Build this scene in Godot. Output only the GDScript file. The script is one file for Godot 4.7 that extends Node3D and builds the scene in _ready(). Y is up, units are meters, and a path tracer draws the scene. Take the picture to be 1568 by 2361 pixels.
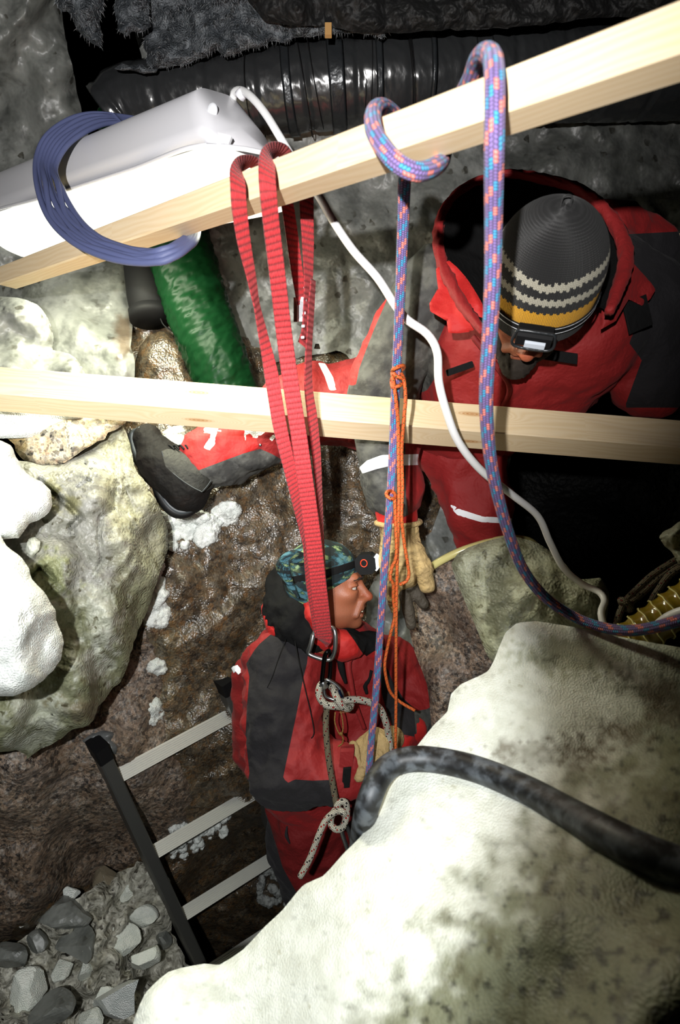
extends Node3D

# A glacier tunnel over a narrow shaft: two people in red suits, timber beams, ropes and a work lamp.
const F := 1311.0              # focal length in pixels of a 1568 x 2361 frame
const CX := 784.0
const CY := 1180.5
var view := Transform3D()
var rng := RandomNumberGenerator.new()
var names := {}
var mats := {}
var n_soft := FastNoiseLite.new()
var n_mid := FastNoiseLite.new()
var n_fine := FastNoiseLite.new()
var n_ridge := FastNoiseLite.new()
var n_cell := FastNoiseLite.new()


# ---------------------------------------------------------------- placing
func P(x: float, y: float, d: float) -> Vector3:
	return view * Vector3((x - CX) / F * d, -(y - CY) / F * d, -d)


func px(p: Vector3) -> Vector2:
	var q := view.affine_inverse() * p
	return Vector2(CX - q.x / q.z * F, CY + q.y / q.z * F)


func cam_dir(x: float, y: float, z: float) -> Vector3:
	return (view.basis * Vector3(x, y, z)).normalized()


func pts(a: Array) -> Array:
	var out := []
	for q in a:
		out.append(P(q[0], q[1], q[2]))
	return out


func numbered(called: String) -> String:
	if not names.has(called):
		names[called] = 0
		return called
	names[called] += 1
	return "%s_%03d" % [called, names[called]]


func tag(o: Node, label: String, category: String, group := "", kind := "") -> void:
	if label:
		o.set_meta("label", label)
	if category:
		o.set_meta("category", category)
	if group:
		o.set_meta("group", group)
	if kind:
		o.set_meta("kind", kind)


func thing(called: String, label: String, category: String, at := Vector3.ZERO, group := "") -> Node3D:
	var o := Node3D.new()
	o.name = numbered(called)
	o.position = at
	add_child(o)
	tag(o, label, category, group)
	return o


func offset_of(parent: Node) -> Vector3:
	var at := Vector3.ZERO
	while parent != self:
		at += (parent as Node3D).position
		parent = parent.get_parent()
	return at


func part(called: String, m: MB, mat: Material, parent: Node, label := "") -> MeshInstance3D:
	var o := MeshInstance3D.new()
	o.name = called
	var turn := m.lie() if mat.has_meta("grain") else Basis()
	o.mesh = m.mesh(offset_of(parent), turn)
	o.basis = turn
	o.material_override = mat
	parent.add_child(o, true)
	if label:
		o.set_meta("label", label)
	return o


func solo(called: String, m: MB, mat: Material, label: String, category: String, group := "", kind := "") -> MeshInstance3D:
	var o := MeshInstance3D.new()
	o.name = numbered(called)
	var at := m.base()
	var turn := m.lie() if mat.has_meta("grain") else Basis()
	o.mesh = m.mesh(at, turn)
	o.transform = Transform3D(turn, at)
	o.material_override = mat
	add_child(o)
	tag(o, label, category, group, kind)
	return o


# ---------------------------------------------------------------- mesh builder
class MB:
	var v := PackedVector3Array()
	var n := PackedVector3Array()
	var uv := PackedVector2Array()
	var c := PackedColorArray()
	var i := PackedInt32Array()
	var w := PackedInt32Array()

	func base() -> Vector3:
		var lo := Vector3.INF
		var hi := -Vector3.INF
		for p in v:
			lo = lo.min(p)
			hi = hi.max(p)
		return Vector3((lo.x + hi.x) / 2, lo.y, (lo.z + hi.z) / 2)

	func tri(a: int, b: int, d: int) -> void:
		i.append(a)
		i.append(b)
		i.append(d)

	func quad(a: int, b: int, d: int, e: int) -> void:
		tri(a, b, d)
		tri(a, d, e)

	func orient(from := 0) -> void:
		var vol := 0.0
		var o := v[i[from]] if i.size() > from else Vector3.ZERO
		for k in range(from, i.size(), 3):
			vol += (v[i[k]] - o).dot((v[i[k + 1]] - o).cross(v[i[k + 2]] - o))
		if vol > 0.0:
			for k in range(from, i.size(), 3):
				var t := i[k + 1]
				i[k + 1] = i[k + 2]
				i[k + 2] = t

	func normals() -> void:
		n.resize(v.size())
		n.fill(Vector3.ZERO)
		var welded := w.size() == v.size()
		for k in range(0, i.size(), 3):
			var a := i[k]
			var b := i[k + 1]
			var d := i[k + 2]
			var m := (v[d] - v[a]).cross(v[b] - v[a])
			if welded:
				a = w[a]
				b = w[b]
				d = w[d]
			n[a] += m
			n[b] += m
			n[d] += m
		for k in n.size():
			if welded and w[k] != k:
				continue
			n[k] = n[k].normalized() if n[k].length_squared() > 1e-20 else Vector3.UP
		if welded:
			for k in n.size():
				n[k] = n[w[k]]

	func add(o: MB) -> void:
		var at := v.size()
		if n.size() != v.size():
			normals()
		if o.n.size() != o.v.size():
			o.normals()
		v.append_array(o.v)
		n.append_array(o.n)
		if o.uv.size() == o.v.size() and (uv.size() == at):
			uv.append_array(o.uv)
		if o.c.size() == o.v.size() and c.size() == at:
			c.append_array(o.c)
		for k in o.i:
			i.append(k + at)
		w = PackedInt32Array()

	func moved(t: Transform3D) -> MB:
		for k in v.size():
			v[k] = t * v[k]
		for k in n.size():
			n[k] = (t.basis * n[k]).normalized()
		return self

	# the way the mass faces: its grain is laid out along that face
	func lie() -> Basis:
		if n.size() != v.size():
			normals()
		var sum := Vector3.ZERO
		for k in n.size() / 2:
			sum += n[k]
		if sum.length() < 0.25 * n.size() / 2 or absf(sum.normalized().y) > 0.97:
			return Basis()
		var z := sum.normalized()
		var x := Vector3.UP.cross(z).normalized()
		return Basis(x, z.cross(x), z)

	func mesh(origin: Vector3, turn := Basis()) -> ArrayMesh:
		if n.size() != v.size():
			normals()
		var m := ArrayMesh.new()
		if i.is_empty():
			return m
		var a := []
		a.resize(Mesh.ARRAY_MAX)
		var vv := v.duplicate()
		var back := turn.inverse()
		var nn := n.duplicate()
		for k in vv.size():
			vv[k] = back * (vv[k] - origin)
			nn[k] = back * nn[k]
		a[Mesh.ARRAY_VERTEX] = vv
		a[Mesh.ARRAY_NORMAL] = nn
		if uv.size() == v.size():
			a[Mesh.ARRAY_TEX_UV] = uv
		if c.size() == v.size():
			a[Mesh.ARRAY_COLOR] = c
		a[Mesh.ARRAY_INDEX] = i
		m.add_surface_from_arrays(Mesh.PRIMITIVE_TRIANGLES, a)
		return m

	# cuts along g = 0: [where g > 0, where g <= 0]
	func split(g: PackedFloat32Array) -> Array:
		if n.size() != v.size():
			normals()
		var out := [MB.new(), MB.new()]
		var maps := [{}, {}]
		var has_uv := uv.size() == v.size()
		var has_c := c.size() == v.size()
		for k in range(0, i.size(), 3):
			var t := [i[k], i[k + 1], i[k + 2]]
			var s := [g[t[0]] > 0.0, g[t[1]] > 0.0, g[t[2]] > 0.0]
			for side in 2:
				var want: bool = side == 0
				var poly := PackedInt32Array()
				var o: MB = out[side]
				var mp: Dictionary = maps[side]
				for e in 3:
					var a: int = t[e]
					var b: int = t[(e + 1) % 3]
					if s[e] == want:
						if not mp.has(a):
							mp[a] = o.v.size()
							o.v.append(v[a])
							o.n.append(n[a])
							if has_uv:
								o.uv.append(uv[a])
							if has_c:
								o.c.append(c[a])
						poly.append(mp[a])
					if s[e] != s[(e + 1) % 3]:
						var lo := mini(a, b)
						var hi := maxi(a, b)
						var key := -(lo * 4000000 + hi) - 1
						if not mp.has(key):
							var f := g[lo] / (g[lo] - g[hi])
							mp[key] = o.v.size()
							o.v.append(v[lo].lerp(v[hi], f))
							o.n.append(n[lo].lerp(n[hi], f).normalized())
							if has_uv:
								o.uv.append(uv[lo].lerp(uv[hi], f))
							if has_c:
								o.c.append(c[lo].lerp(c[hi], f))
						poly.append(mp[key])
				for e in range(2, poly.size()):
					o.tri(poly[0], poly[e - 1], poly[e])
		return out


# ---------------------------------------------------------------- shapes
func smooth_path(p: Array, each: float, closed := false) -> Array:
	var out := []
	var m := p.size()
	for k in (m if closed else m - 1):
		var a: Vector3 = p[(k - 1 + m) % m] if closed or k > 0 else p[0] * 2.0 - p[1]
		var b: Vector3 = p[k]
		var c: Vector3 = p[(k + 1) % m]
		var d: Vector3 = p[(k + 2) % m] if closed or k + 2 < m else p[m - 1] * 2.0 - p[m - 2]
		var steps := maxi(1, int(ceil(b.distance_to(c) / each)))
		for s in steps:
			out.append(b.cubic_interpolate(c, a, d, float(s) / steps))
	if not closed:
		out.append(p[m - 1])
	return out


func along(values: Array, t: float) -> float:
	if values.size() == 1:
		return values[0]
	var s := clampf(t, 0.0, 1.0) * (values.size() - 1)
	var k := mini(int(s), values.size() - 2)
	return lerpf(values[k], values[k + 1], s - k)


# a round tube along a path; rad is one radius or a list spread along the path; wob is called with (angle share, length) and returns extra radius
func tube(path: Array, rad: Array, segs := 12, closed := false, vscale := 1.0, wob: Variant = null) -> MB:
	var m := MB.new()
	var count := path.size()
	var up := Vector3.ZERO
	var length := 0.0
	var rows := count + 1 if closed else count
	for r in rows:
		var k := r % count
		var tan: Vector3
		if closed:
			tan = (path[(k + 1) % count] - path[(k - 1 + count) % count]).normalized()
		else:
			tan = (path[mini(k + 1, count - 1)] - path[maxi(k - 1, 0)]).normalized()
		if up == Vector3.ZERO:
			up = tan.cross(Vector3(0.31, 0.87, 0.38)).normalized()
		up = (up - tan * up.dot(tan)).normalized()
		var side := tan.cross(up)
		if r > 0:
			length += (path[k] as Vector3).distance_to(path[(r - 1) % count])
		var rr := along(rad, float(r) / maxi(1, rows - 1))
		for s in segs + 1:
			var ang := TAU * float(s % segs) / segs
			var dirv := up * cos(ang) + side * sin(ang)
			var extra := 0.0
			if wob != null:
				extra = wob.call(float(s % segs) / segs, length)
			m.v.append(path[k] + dirv * (rr + extra))
			m.uv.append(Vector2(float(s) / segs, length * vscale))
			m.w.append(r * (segs + 1) + (s % segs))
	for r in rows - 1:
		for s in segs:
			var a := r * (segs + 1) + s
			m.quad(a, a + 1, a + segs + 2, a + segs + 1)
	if closed:
		for s in segs + 1:
			m.w[(rows - 1) * (segs + 1) + s] = s % segs
	else:
		for e in 2:
			var at := 0 if e == 0 else (rows - 1) * (segs + 1)
			var mid := m.v.size()
			m.v.append(path[0] if e == 0 else path[count - 1])
			m.uv.append(Vector2(0.5, 0.0 if e == 0 else length * vscale))
			m.w.append(mid)
			for s in segs:
				if e == 0:
					m.tri(mid, at + s + 1, at + s)
				else:
					m.tri(mid, at + s, at + s + 1)
	m.orient()
	return m


# a strap: a path of points, a width direction for each and widths; thickness th
func strap(path: Array, dirs: Array, widths: Array, th: float, vscale := 1.0) -> MB:
	var m := MB.new()
	var length := 0.0
	var count := path.size()
	for k in count:
		var tan: Vector3 = (path[mini(k + 1, count - 1)] - path[maxi(k - 1, 0)]).normalized()
		var wd: Vector3 = dirs[k]
		wd = (wd - tan * wd.dot(tan)).normalized()
		var nn := tan.cross(wd).normalized()
		if k > 0:
			length += (path[k] as Vector3).distance_to(path[k - 1])
		var hw: float = widths[k] / 2.0
		var prof := [[-1.0, -0.3], [-1.0, 0.3], [-0.93, 0.5], [0.93, 0.5], [1.0, 0.3], [1.0, -0.3], [0.93, -0.5], [-0.93, -0.5]]
		for q in prof:
			m.v.append(path[k] + wd * hw * q[0] + nn * th * q[1])
			m.uv.append(Vector2(q[0] * 0.5 + 0.5, length * vscale))
	for k in count - 1:
		for s in 8:
			var a := k * 8 + s
			var b := k * 8 + (s + 1) % 8
			m.quad(a, b, b + 8, a + 8)
	for e in 2:
		var at := 0 if e == 0 else (count - 1) * 8
		for s in range(1, 7):
			if e == 0:
				m.tri(at, at + s + 1, at + s)
			else:
				m.tri(at, at + s, at + s + 1)
	m.orient()
	return m


# extrusion of a section (list of Vector2, u along ex and v along ey) from a to b, flat faces
func bar(a: Vector3, b: Vector3, ex: Vector3, ey: Vector3, section: Array, steps := 1, wob := 0.0, uvs := Vector2(1, 1)) -> MB:
	var m := MB.new()
	var count := section.size()
	var length := a.distance_to(b)
	var mean := Vector2.ZERO
	for q in section:
		mean += q / count
	var heart := ex * mean.x + ey * mean.y
	var run := 0.0
	for s in count:
		var p0: Vector2 = section[s]
		var p1: Vector2 = section[(s + 1) % count]
		var wide := p0.distance_to(p1)
		var at := m.v.size()
		for k in steps + 1:
			var t := float(k) / steps
			var c := a.lerp(b, t)
			for q in [p0, p1]:
				var p: Vector3 = c + ex * q.x + ey * q.y
				if wob > 0.0:
					p += (ex * q.x + ey * q.y).normalized() * n_mid.get_noise_3dv(p * 12.0) * wob
				m.v.append(p)
			m.uv.append(Vector2(t * length * uvs.x, run * uvs.y))
			m.uv.append(Vector2(t * length * uvs.x, (run + wide) * uvs.y))
		for k in steps:
			var q0 := at + k * 2
			m.quad(q0, q0 + 1, q0 + 3, q0 + 2)
		run += wide
	for e in 2:
		var c := a if e == 0 else b
		var at := m.v.size()
		var flat := PackedVector2Array(section)
		for q in section:
			m.v.append(c + ex * q.x + ey * q.y)
			m.uv.append(Vector2(q.x * uvs.y, q.y * uvs.y))
		var tr := Geometry2D.triangulate_polygon(flat)
		for k in range(0, tr.size(), 3):
			if e == 0:
				m.tri(at + tr[k], at + tr[k + 1], at + tr[k + 2])
			else:
				m.tri(at + tr[k], at + tr[k + 2], at + tr[k + 1])
	# the two ends and the sides may wind differently: fix each triangle against the section's middle line
	for k in range(0, m.i.size(), 3):
		var q := (m.v[m.i[k]] + m.v[m.i[k + 1]] + m.v[m.i[k + 2]]) / 3.0
		var g := (m.v[m.i[k + 2]] - m.v[m.i[k]]).cross(m.v[m.i[k + 1]] - m.v[m.i[k]])
		var t := clampf((q - a).dot(b - a) / length / length, 0.0, 1.0)
		var axis := (b - a) / length
		var out := q - a.lerp(b, t) - heart
		out = out - axis * out.dot(axis)
		var g_axial := absf(g.normalized().dot(axis))
		if g_axial > 0.9:
			out = axis if t > 0.5 else -axis
		if g.dot(out) < 0.0:
			var x := m.i[k + 1]
			m.i[k + 1] = m.i[k + 2]
			m.i[k + 2] = x
	m.normals()
	return m


func chamfered(x0: float, y0: float, x1: float, y1: float, c: float) -> Array:
	return [Vector2(x0 + c, y0), Vector2(x1 - c, y0), Vector2(x1, y0 + c), Vector2(x1, y1 - c), Vector2(x1 - c, y1), Vector2(x0 + c, y1), Vector2(x0, y1 - c), Vector2(x0, y0 + c)]


func slab_box(center: Vector3, b: Basis, size: Vector3, c := 0.002) -> MB:
	var s := size / 2
	return bar(center - b.z * s.z, center + b.z * s.z, b.x, b.y, chamfered(-s.x, -s.y, s.x, s.y, c))


# distances between a shaped solid's sheet and the frame's depth axis
func depth_of(ctrl: Array, x: float, y: float) -> float:
	var sw := 0.0
	var sd := 0.0
	var soft := 2500.0
	for q in ctrl:
		if q.size() == 1:
			soft = q[0]
			continue
		var w: float = 1.0 / ((q[0] - x) * (q[0] - x) + (q[1] - y) * (q[1] - y) + soft)
		w *= w
		sw += w
		sd += w / q[2]
	return sw / sd


# A solid mass with a rounded rim: outline and depths given in frame pixels and metres; o: bulge, back, rim (px), step (px), rough (m), fine (m), jag (px), col (Callable(px, py, world) -> Color)
func mass(outline: Array, ctrl: Array, o: Dictionary) -> MB:
	var step: float = o.get("step", 8.0)
	var rim: float = o.get("rim", 60.0)
	var bulge: float = o.get("bulge", 0.05)
	var back: float = o.get("back", 0.15)
	var rough: float = o.get("rough", 0.0)
	var freq: float = o.get("freq", 1.0)
	var fine: float = o.get("fine", 0.0)
	var ridge: float = o.get("ridge", 0.0)
	var jag: float = o.get("jag", 0.0)
	var col: Variant = o.get("col", null)
	var cracks: Array = o.get("cracks", [])
	var poly := PackedVector2Array()
	var m0 := outline.size()
	for k in m0:
		var a := Vector2(outline[(k - 1 + m0) % m0][0], outline[(k - 1 + m0) % m0][1])
		var b := Vector2(outline[k][0], outline[k][1])
		var c := Vector2(outline[(k + 1) % m0][0], outline[(k + 1) % m0][1])
		var d := Vector2(outline[(k + 2) % m0][0], outline[(k + 2) % m0][1])
		var jf: float = o.get("jf", 2.3)
		var parts := clampi(int(b.distance_to(c) / (5.0 if jf > 4.0 else 14.0 if jag > 0.0 else 22.0)), 1, 14)
		for s in parts:
			var t := float(s) / parts
			var q := b.lerp(c, t) if o.has("sharp") else b.cubic_interpolate(c, a, d, t).lerp(b.lerp(c, t), 0.4)
			if jag > 0.0:
				q += Vector2(n_mid.get_noise_2d(q.x * jf, q.y * jf), n_mid.get_noise_2d(q.y * jf + 500.0, q.x * jf)) * jag
			poly.append(q)
	var lo := Vector2.INF
	var hi := -Vector2.INF
	for q in poly:
		lo = lo.min(q)
		hi = hi.max(q)
	lo -= Vector2(step, step)
	var nx := int((hi.x - lo.x) / step) + 3
	var ny := int((hi.y - lo.y) / step) + 3
	var grid := MB.new()
	var g := PackedFloat32Array()
	var depth0 := PackedFloat32Array()
	var q2 := PackedVector2Array()
	var np := poly.size()
	for y in ny:
		for x in nx:
			var q := lo + Vector2(x, y) * step
			var best := 1e12
			for k in np:
				var e := Geometry2D.get_closest_point_to_segment(q, poly[k], poly[(k + 1) % np]).distance_squared_to(q)
				if e < best:
					best = e
			var dist := sqrt(best)
			if not Geometry2D.is_point_in_polygon(q, poly):
				dist = -dist
			g.append(dist)
			grid.v.append(Vector3(q.x, q.y, maxf(dist, 0.0)))
	for y in ny - 1:
		for x in nx - 1:
			var a := y * nx + x
			if maxf(maxf(g[a], g[a + 1]), maxf(g[a + nx], g[a + nx + 1])) > 0.0:
				if (x + y) % 2 == 0:
					grid.tri(a, a + 1, a + nx + 1)
					grid.tri(a, a + nx + 1, a + nx)
				else:
					grid.tri(a, a + 1, a + nx)
					grid.tri(a + 1, a + nx + 1, a + nx)
	grid.n.resize(grid.v.size())
	var half: MB = grid.split(g)[0]
	var m := MB.new()
	var count := half.v.size()
	for side in 2:
		for k in count:
			var q := half.v[k]
			var t := clampf(q.z / rim, 0.0, 1.0)
			var prof := sqrt(1.0 - (1.0 - t) * (1.0 - t))
			var d := depth_of(ctrl, q.x, q.y)
			if side == 0:
				var p := P(q.x, q.y, d)
				var rel := rough * n_soft.get_noise_3dv(p * freq) + fine * n_mid.get_noise_3dv(p * freq)
				if ridge > 0.0:
					rel += ridge * n_ridge.get_noise_3dv(p * freq)
				for cr in cracks:
					for e in cr[0].size() - 1:
						var off := Geometry2D.get_closest_point_to_segment(Vector2(q.x, q.y), Vector2(cr[0][e][0], cr[0][e][1]), Vector2(cr[0][e + 1][0], cr[0][e + 1][1])).distance_to(Vector2(q.x, q.y))
						rel -= cr[2] * (1.0 - smoothstep(0.0, cr[1], off)) * (1.0 / maxf(1.0, 1.0))
				d -= (bulge + maxf(rel, -0.06)) * prof
				p = P(q.x, q.y, d)
				m.v.append(p)
				if col != null:
					m.c.append(col.call(q.x, q.y, p))
				else:
					m.c.append(Color.WHITE)
			else:
				var on_rim := q.z < 0.02
				if on_rim:
					m.v.append(m.v[k])
				else:
					m.v.append(P(q.x, q.y, d + back * prof))
				m.c.append(m.c[k])
			m.w.append(m.v.size() - 1)
	for k in count:
		if half.v[k].z < 0.02:
			m.w[count + k] = k
	var tri_count := half.i.size()
	for k in range(0, tri_count, 3):
		m.tri(half.i[k], half.i[k + 1], half.i[k + 2])
	for k in range(0, tri_count, 3):
		m.tri(count + half.i[k], count + half.i[k + 2], count + half.i[k + 1])
	m.orient()
	m.normals()
	return m


func mass_front(ctrl: Array, o: Dictionary, x: float, y: float) -> float:
	return depth_of(ctrl, x, y) - o.get("bulge", 0.05)


# surface nets of joined shapes. Shapes: ["cap", a, b, ra, rb, k] or ["ell", centre, radii, basis, k]; a last "cut" element takes the shape away
func nets(shapes: Array, cell: float, k_all := 0.03) -> MB:
	var lo := Vector3.INF
	var hi := -Vector3.INF
	var boxes := []
	for s in shapes:
		var a: Vector3
		var b: Vector3
		if s[0] == "cap":
			var r := Vector3.ONE * maxf(s[3], s[4])
			a = s[1].min(s[2]) - r
			b = s[1].max(s[2]) + r
		else:
			var r := Vector3.ONE * maxf(s[2].x, maxf(s[2].y, s[2].z))
			a = s[1] - r
			b = s[1] + r
		var pad := Vector3.ONE * (k_all + cell * 2.5)
		boxes.append([a - pad, b + pad])
		if not s.has("cut"):
			lo = lo.min(a - pad)
			hi = hi.max(b + pad)
	var nx := int((hi.x - lo.x) / cell) + 2
	var ny := int((hi.y - lo.y) / cell) + 2
	var nz := int((hi.z - lo.z) / cell) + 2
	var f := PackedFloat32Array()
	f.resize(nx * ny * nz)
	f.fill(1.0)
	for si in shapes.size():
		var s: Array = shapes[si]
		var cut: bool = s.has("cut")
		var i0: Vector3 = ((boxes[si][0] - lo) / cell).floor().max(Vector3.ZERO)
		var i1: Vector3 = ((boxes[si][1] - lo) / cell).ceil().min(Vector3(nx - 1, ny - 1, nz - 1))
		var is_cap: bool = s[0] == "cap"
		var a: Vector3 = s[1]
		var ab := Vector3.ZERO
		var inv := 0.0
		var ra := 0.0
		var dr := 0.0
		var radii := Vector3.ONE
		var bi := Basis()
		var rmin := 0.0
		var k: float = s[5] if is_cap else s[4]
		if is_cap:
			ab = s[2] - a
			inv = 1.0 / maxf(ab.length_squared(), 1e-9)
			ra = s[3]
			dr = s[4] - s[3]
		else:
			radii = s[2]
			bi = (s[3] as Basis).inverse()
			rmin = minf(radii.x, minf(radii.y, radii.z))
		for z in range(int(i0.z), int(i1.z) + 1):
			for y in range(int(i0.y), int(i1.y) + 1):
				var row := (z * ny + y) * nx
				for x in range(int(i0.x), int(i1.x) + 1):
					var p := lo + Vector3(x, y, z) * cell
					var d: float
					if is_cap:
						var ap := p - a
						var t := clampf(ap.dot(ab) * inv, 0.0, 1.0)
						d = ap.distance_to(ab * t) - ra - dr * t
					else:
						var q := bi * (p - a) / radii
						var ql := q.length()
						d = (ql - 1.0) * rmin if ql < 0.3 else ql * (ql - 1.0) / maxf((q / radii).length(), 1e-6)
					var old := f[row + x]
					if cut:
						d = -d
						var h := maxf(k - absf(old - d), 0.0) / k
						f[row + x] = maxf(old, d) + h * h * k * 0.25
					else:
						var h := maxf(k - absf(old - d), 0.0) / k
						f[row + x] = minf(old, d) - h * h * k * 0.25
	var m := MB.new()
	var index := PackedInt32Array()
	index.resize(f.size())
	index.fill(-1)
	var sy := nx
	var sz := nx * ny
	var offs := [0, 1, sy, sy + 1, sz, sz + 1, sz + sy, sz + sy + 1]
	var corner := [Vector3(0, 0, 0), Vector3(1, 0, 0), Vector3(0, 1, 0), Vector3(1, 1, 0), Vector3(0, 0, 1), Vector3(1, 0, 1), Vector3(0, 1, 1), Vector3(1, 1, 1)]
	var edges := [[0, 1], [2, 3], [4, 5], [6, 7], [0, 2], [1, 3], [4, 6], [5, 7], [0, 4], [1, 5], [2, 6], [3, 7]]
	var near := cell * 3.0
	for z in nz - 1:
		for y in ny - 1:
			for x in nx - 1:
				var at := (z * ny + y) * nx + x
				if absf(f[at]) > near:
					continue
				var mask := 0
				for c in 8:
					if f[at + offs[c]] < 0.0:
						mask |= 1 << c
				if mask == 0 or mask == 255:
					continue
				var sum := Vector3.ZERO
				var cnt := 0
				for e in edges:
					var ia: bool = mask & (1 << e[0]) != 0
					var ib: bool = mask & (1 << e[1]) != 0
					if ia != ib:
						var fa := f[at + offs[e[0]]]
						var fb := f[at + offs[e[1]]]
						sum += (corner[e[0]] as Vector3).lerp(corner[e[1]], fa / (fa - fb))
						cnt += 1
				index[at] = m.v.size()
				m.v.append(lo + (Vector3(x, y, z) + sum / cnt) * cell)
	for z in range(1, nz - 1):
		for y in range(1, ny - 1):
			for x in range(1, nx - 1):
				var at := (z * ny + y) * nx + x
				if absf(f[at]) > near:
					continue
				var inside := f[at] < 0.0
				for ax in 3:
					var st: int = [1, sy, sz][ax]
					if (f[at + st] < 0.0) == inside:
						continue
					var u: int = [sy, sz, 1][ax]
					var w: int = [sz, 1, sy][ax]
					var q0 := index[at]
					var q1 := index[at - u]
					var q2 := index[at - u - w]
					var q3 := index[at - w]
					if q0 < 0 or q1 < 0 or q2 < 0 or q3 < 0:
						continue
					if inside:
						m.quad(q0, q3, q2, q1)
					else:
						m.quad(q0, q1, q2, q3)
	m.orient()
	m.normals()
	return m


func crumple(m: MB, amp: float, freq: float, amp2 := 0.0, freq2 := 1.0) -> MB:
	m.normals()
	for k in m.v.size():
		var p := m.v[k]
		var d := n_ridge.get_noise_3dv(p * freq) * amp
		if amp2 > 0.0:
			d += n_mid.get_noise_3dv(p * freq2) * amp2
		m.v[k] = p + m.n[k] * d
	m.normals()
	return m


# signed distance in pixels to a panel's cut line, positive inside
func cut_of(m: MB, outline: Array) -> PackedFloat32Array:
	var poly := PackedVector2Array()
	for q in outline:
		poly.append(Vector2(q[0], q[1]))
	var g := PackedFloat32Array()
	var np := poly.size()
	for p in m.v:
		var q := px(p)
		var best := 1e12
		for k in np:
			best = minf(best, Geometry2D.get_closest_point_to_segment(q, poly[k], poly[(k + 1) % np]).distance_squared_to(q))
		var d := sqrt(best)
		g.append(d if Geometry2D.is_point_in_polygon(q, poly) else -d)
	return g


func plane_of(m: MB, at: Vector3, normal: Vector3) -> PackedFloat32Array:
	var g := PackedFloat32Array()
	for p in m.v:
		g.append((p - at).dot(normal))
	return g


func ball(c: Vector3, r: Vector3, basis := Basis(), seg := 20) -> MB:
	var m := MB.new()
	for y in seg / 2 + 1:
		var th := PI * y / (seg / 2)
		for x in seg + 1:
			var ph := TAU * x / seg
			m.v.append(c + basis * (Vector3(sin(th) * cos(ph), cos(th), sin(th) * sin(ph)) * r))
			m.uv.append(Vector2(float(x) / seg, float(y) / (seg / 2)))
			m.w.append(y * (seg + 1) + x % seg if y > 0 and y < seg / 2 else y * (seg + 1))
	for y in seg / 2:
		for x in seg:
			var a := y * (seg + 1) + x
			m.quad(a, a + 1, a + seg + 2, a + seg + 1)
	m.orient()
	m.normals()
	return m


# a broken lump: a ball pushed in by random planes, flat-ish faces
func lump(c: Vector3, r: Vector3, s: int, seg := 26, cuts := 14, rough := 0.05) -> MB:
	var m := ball(Vector3.ZERO, Vector3.ONE, Basis(), seg)
	var g := RandomNumberGenerator.new()
	g.seed = s
	var planes := []
	for k in cuts:
		planes.append([Vector3(g.randfn(), g.randfn(), g.randfn()).normalized(), g.randf_range(0.42, 0.8)])
	for k in m.v.size():
		var p := m.v[k]
		for q in planes:
			var over: float = p.dot(q[0]) - q[1]
			if over > 0.0:
				p -= q[0] * over
		p += p.normalized() * n_mid.get_noise_3dv(p * 1.7 + Vector3.ONE * s * 3.1) * rough
		m.v[k] = c + p * r
	m.normals()
	return m


func flat(m: MB) -> MB:
	var o := MB.new()
	for k in m.i:
		o.i.append(o.v.size())
		o.v.append(m.v[k])
	o.normals()
	return o


# ---------------------------------------------------------------- textures and materials
func noise_bytes(size: int, kind: int, freq: float, s: int, octaves := 4, cell := FastNoiseLite.RETURN_DISTANCE, frac := FastNoiseLite.FRACTAL_FBM) -> PackedByteArray:
	var q := FastNoiseLite.new()
	q.noise_type = kind
	q.frequency = freq
	q.seed = s
	q.fractal_type = frac if octaves > 1 else FastNoiseLite.FRACTAL_NONE
	q.fractal_octaves = octaves
	q.cellular_return_type = cell
	var im := q.get_seamless_image(size, size)
	im.convert(Image.FORMAT_L8)
	return im.get_data()


func picture(size: int, bytes: PackedByteArray) -> ImageTexture:
	return ImageTexture.create_from_image(Image.create_from_data(size, size, false, Image.FORMAT_RGB8, bytes))


func grey_picture(size: int, bytes: PackedByteArray) -> ImageTexture:
	return ImageTexture.create_from_image(Image.create_from_data(size, size, false, Image.FORMAT_L8, bytes))


# stone of grains: each cell takes a colour of the palette by its value
func granite_texture(s: int, palette: Array, freq := 0.05, blur := 0.35, size := 512) -> ImageTexture:
	var a := noise_bytes(size, FastNoiseLite.TYPE_CELLULAR, freq, s, 1, FastNoiseLite.RETURN_CELL_VALUE)
	var b := noise_bytes(size, FastNoiseLite.TYPE_CELLULAR, freq * 2.3, s + 7, 1, FastNoiseLite.RETURN_CELL_VALUE)
	var c := noise_bytes(size, FastNoiseLite.TYPE_SIMPLEX, 0.01, s + 3, 4)
	var d := noise_bytes(size, FastNoiseLite.TYPE_SIMPLEX, 0.12, s + 5, 3)
	var out := PackedByteArray()
	out.resize(size * size * 3)
	var m := palette.size()
	for k in size * size:
		var p1: Color = palette[mini(int(a[k] / 256.0 * m), m - 1)]
		var p2: Color = palette[mini(int(b[k] / 256.0 * m), m - 1)]
		var q := p1.lerp(p2, 0.45).lerp(palette[0], blur * c[k] / 255.0)
		var l := 0.72 + 0.3 * d[k] / 255.0 + 0.2 * (c[k] / 255.0 - 0.5)
		out[k * 3] = clampi(int(q.r * l * 255.0), 0, 255)
		out[k * 3 + 1] = clampi(int(q.g * l * 255.0), 0, 255)
		out[k * 3 + 2] = clampi(int(q.b * l * 255.0), 0, 255)
	return picture(size, out)


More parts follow.
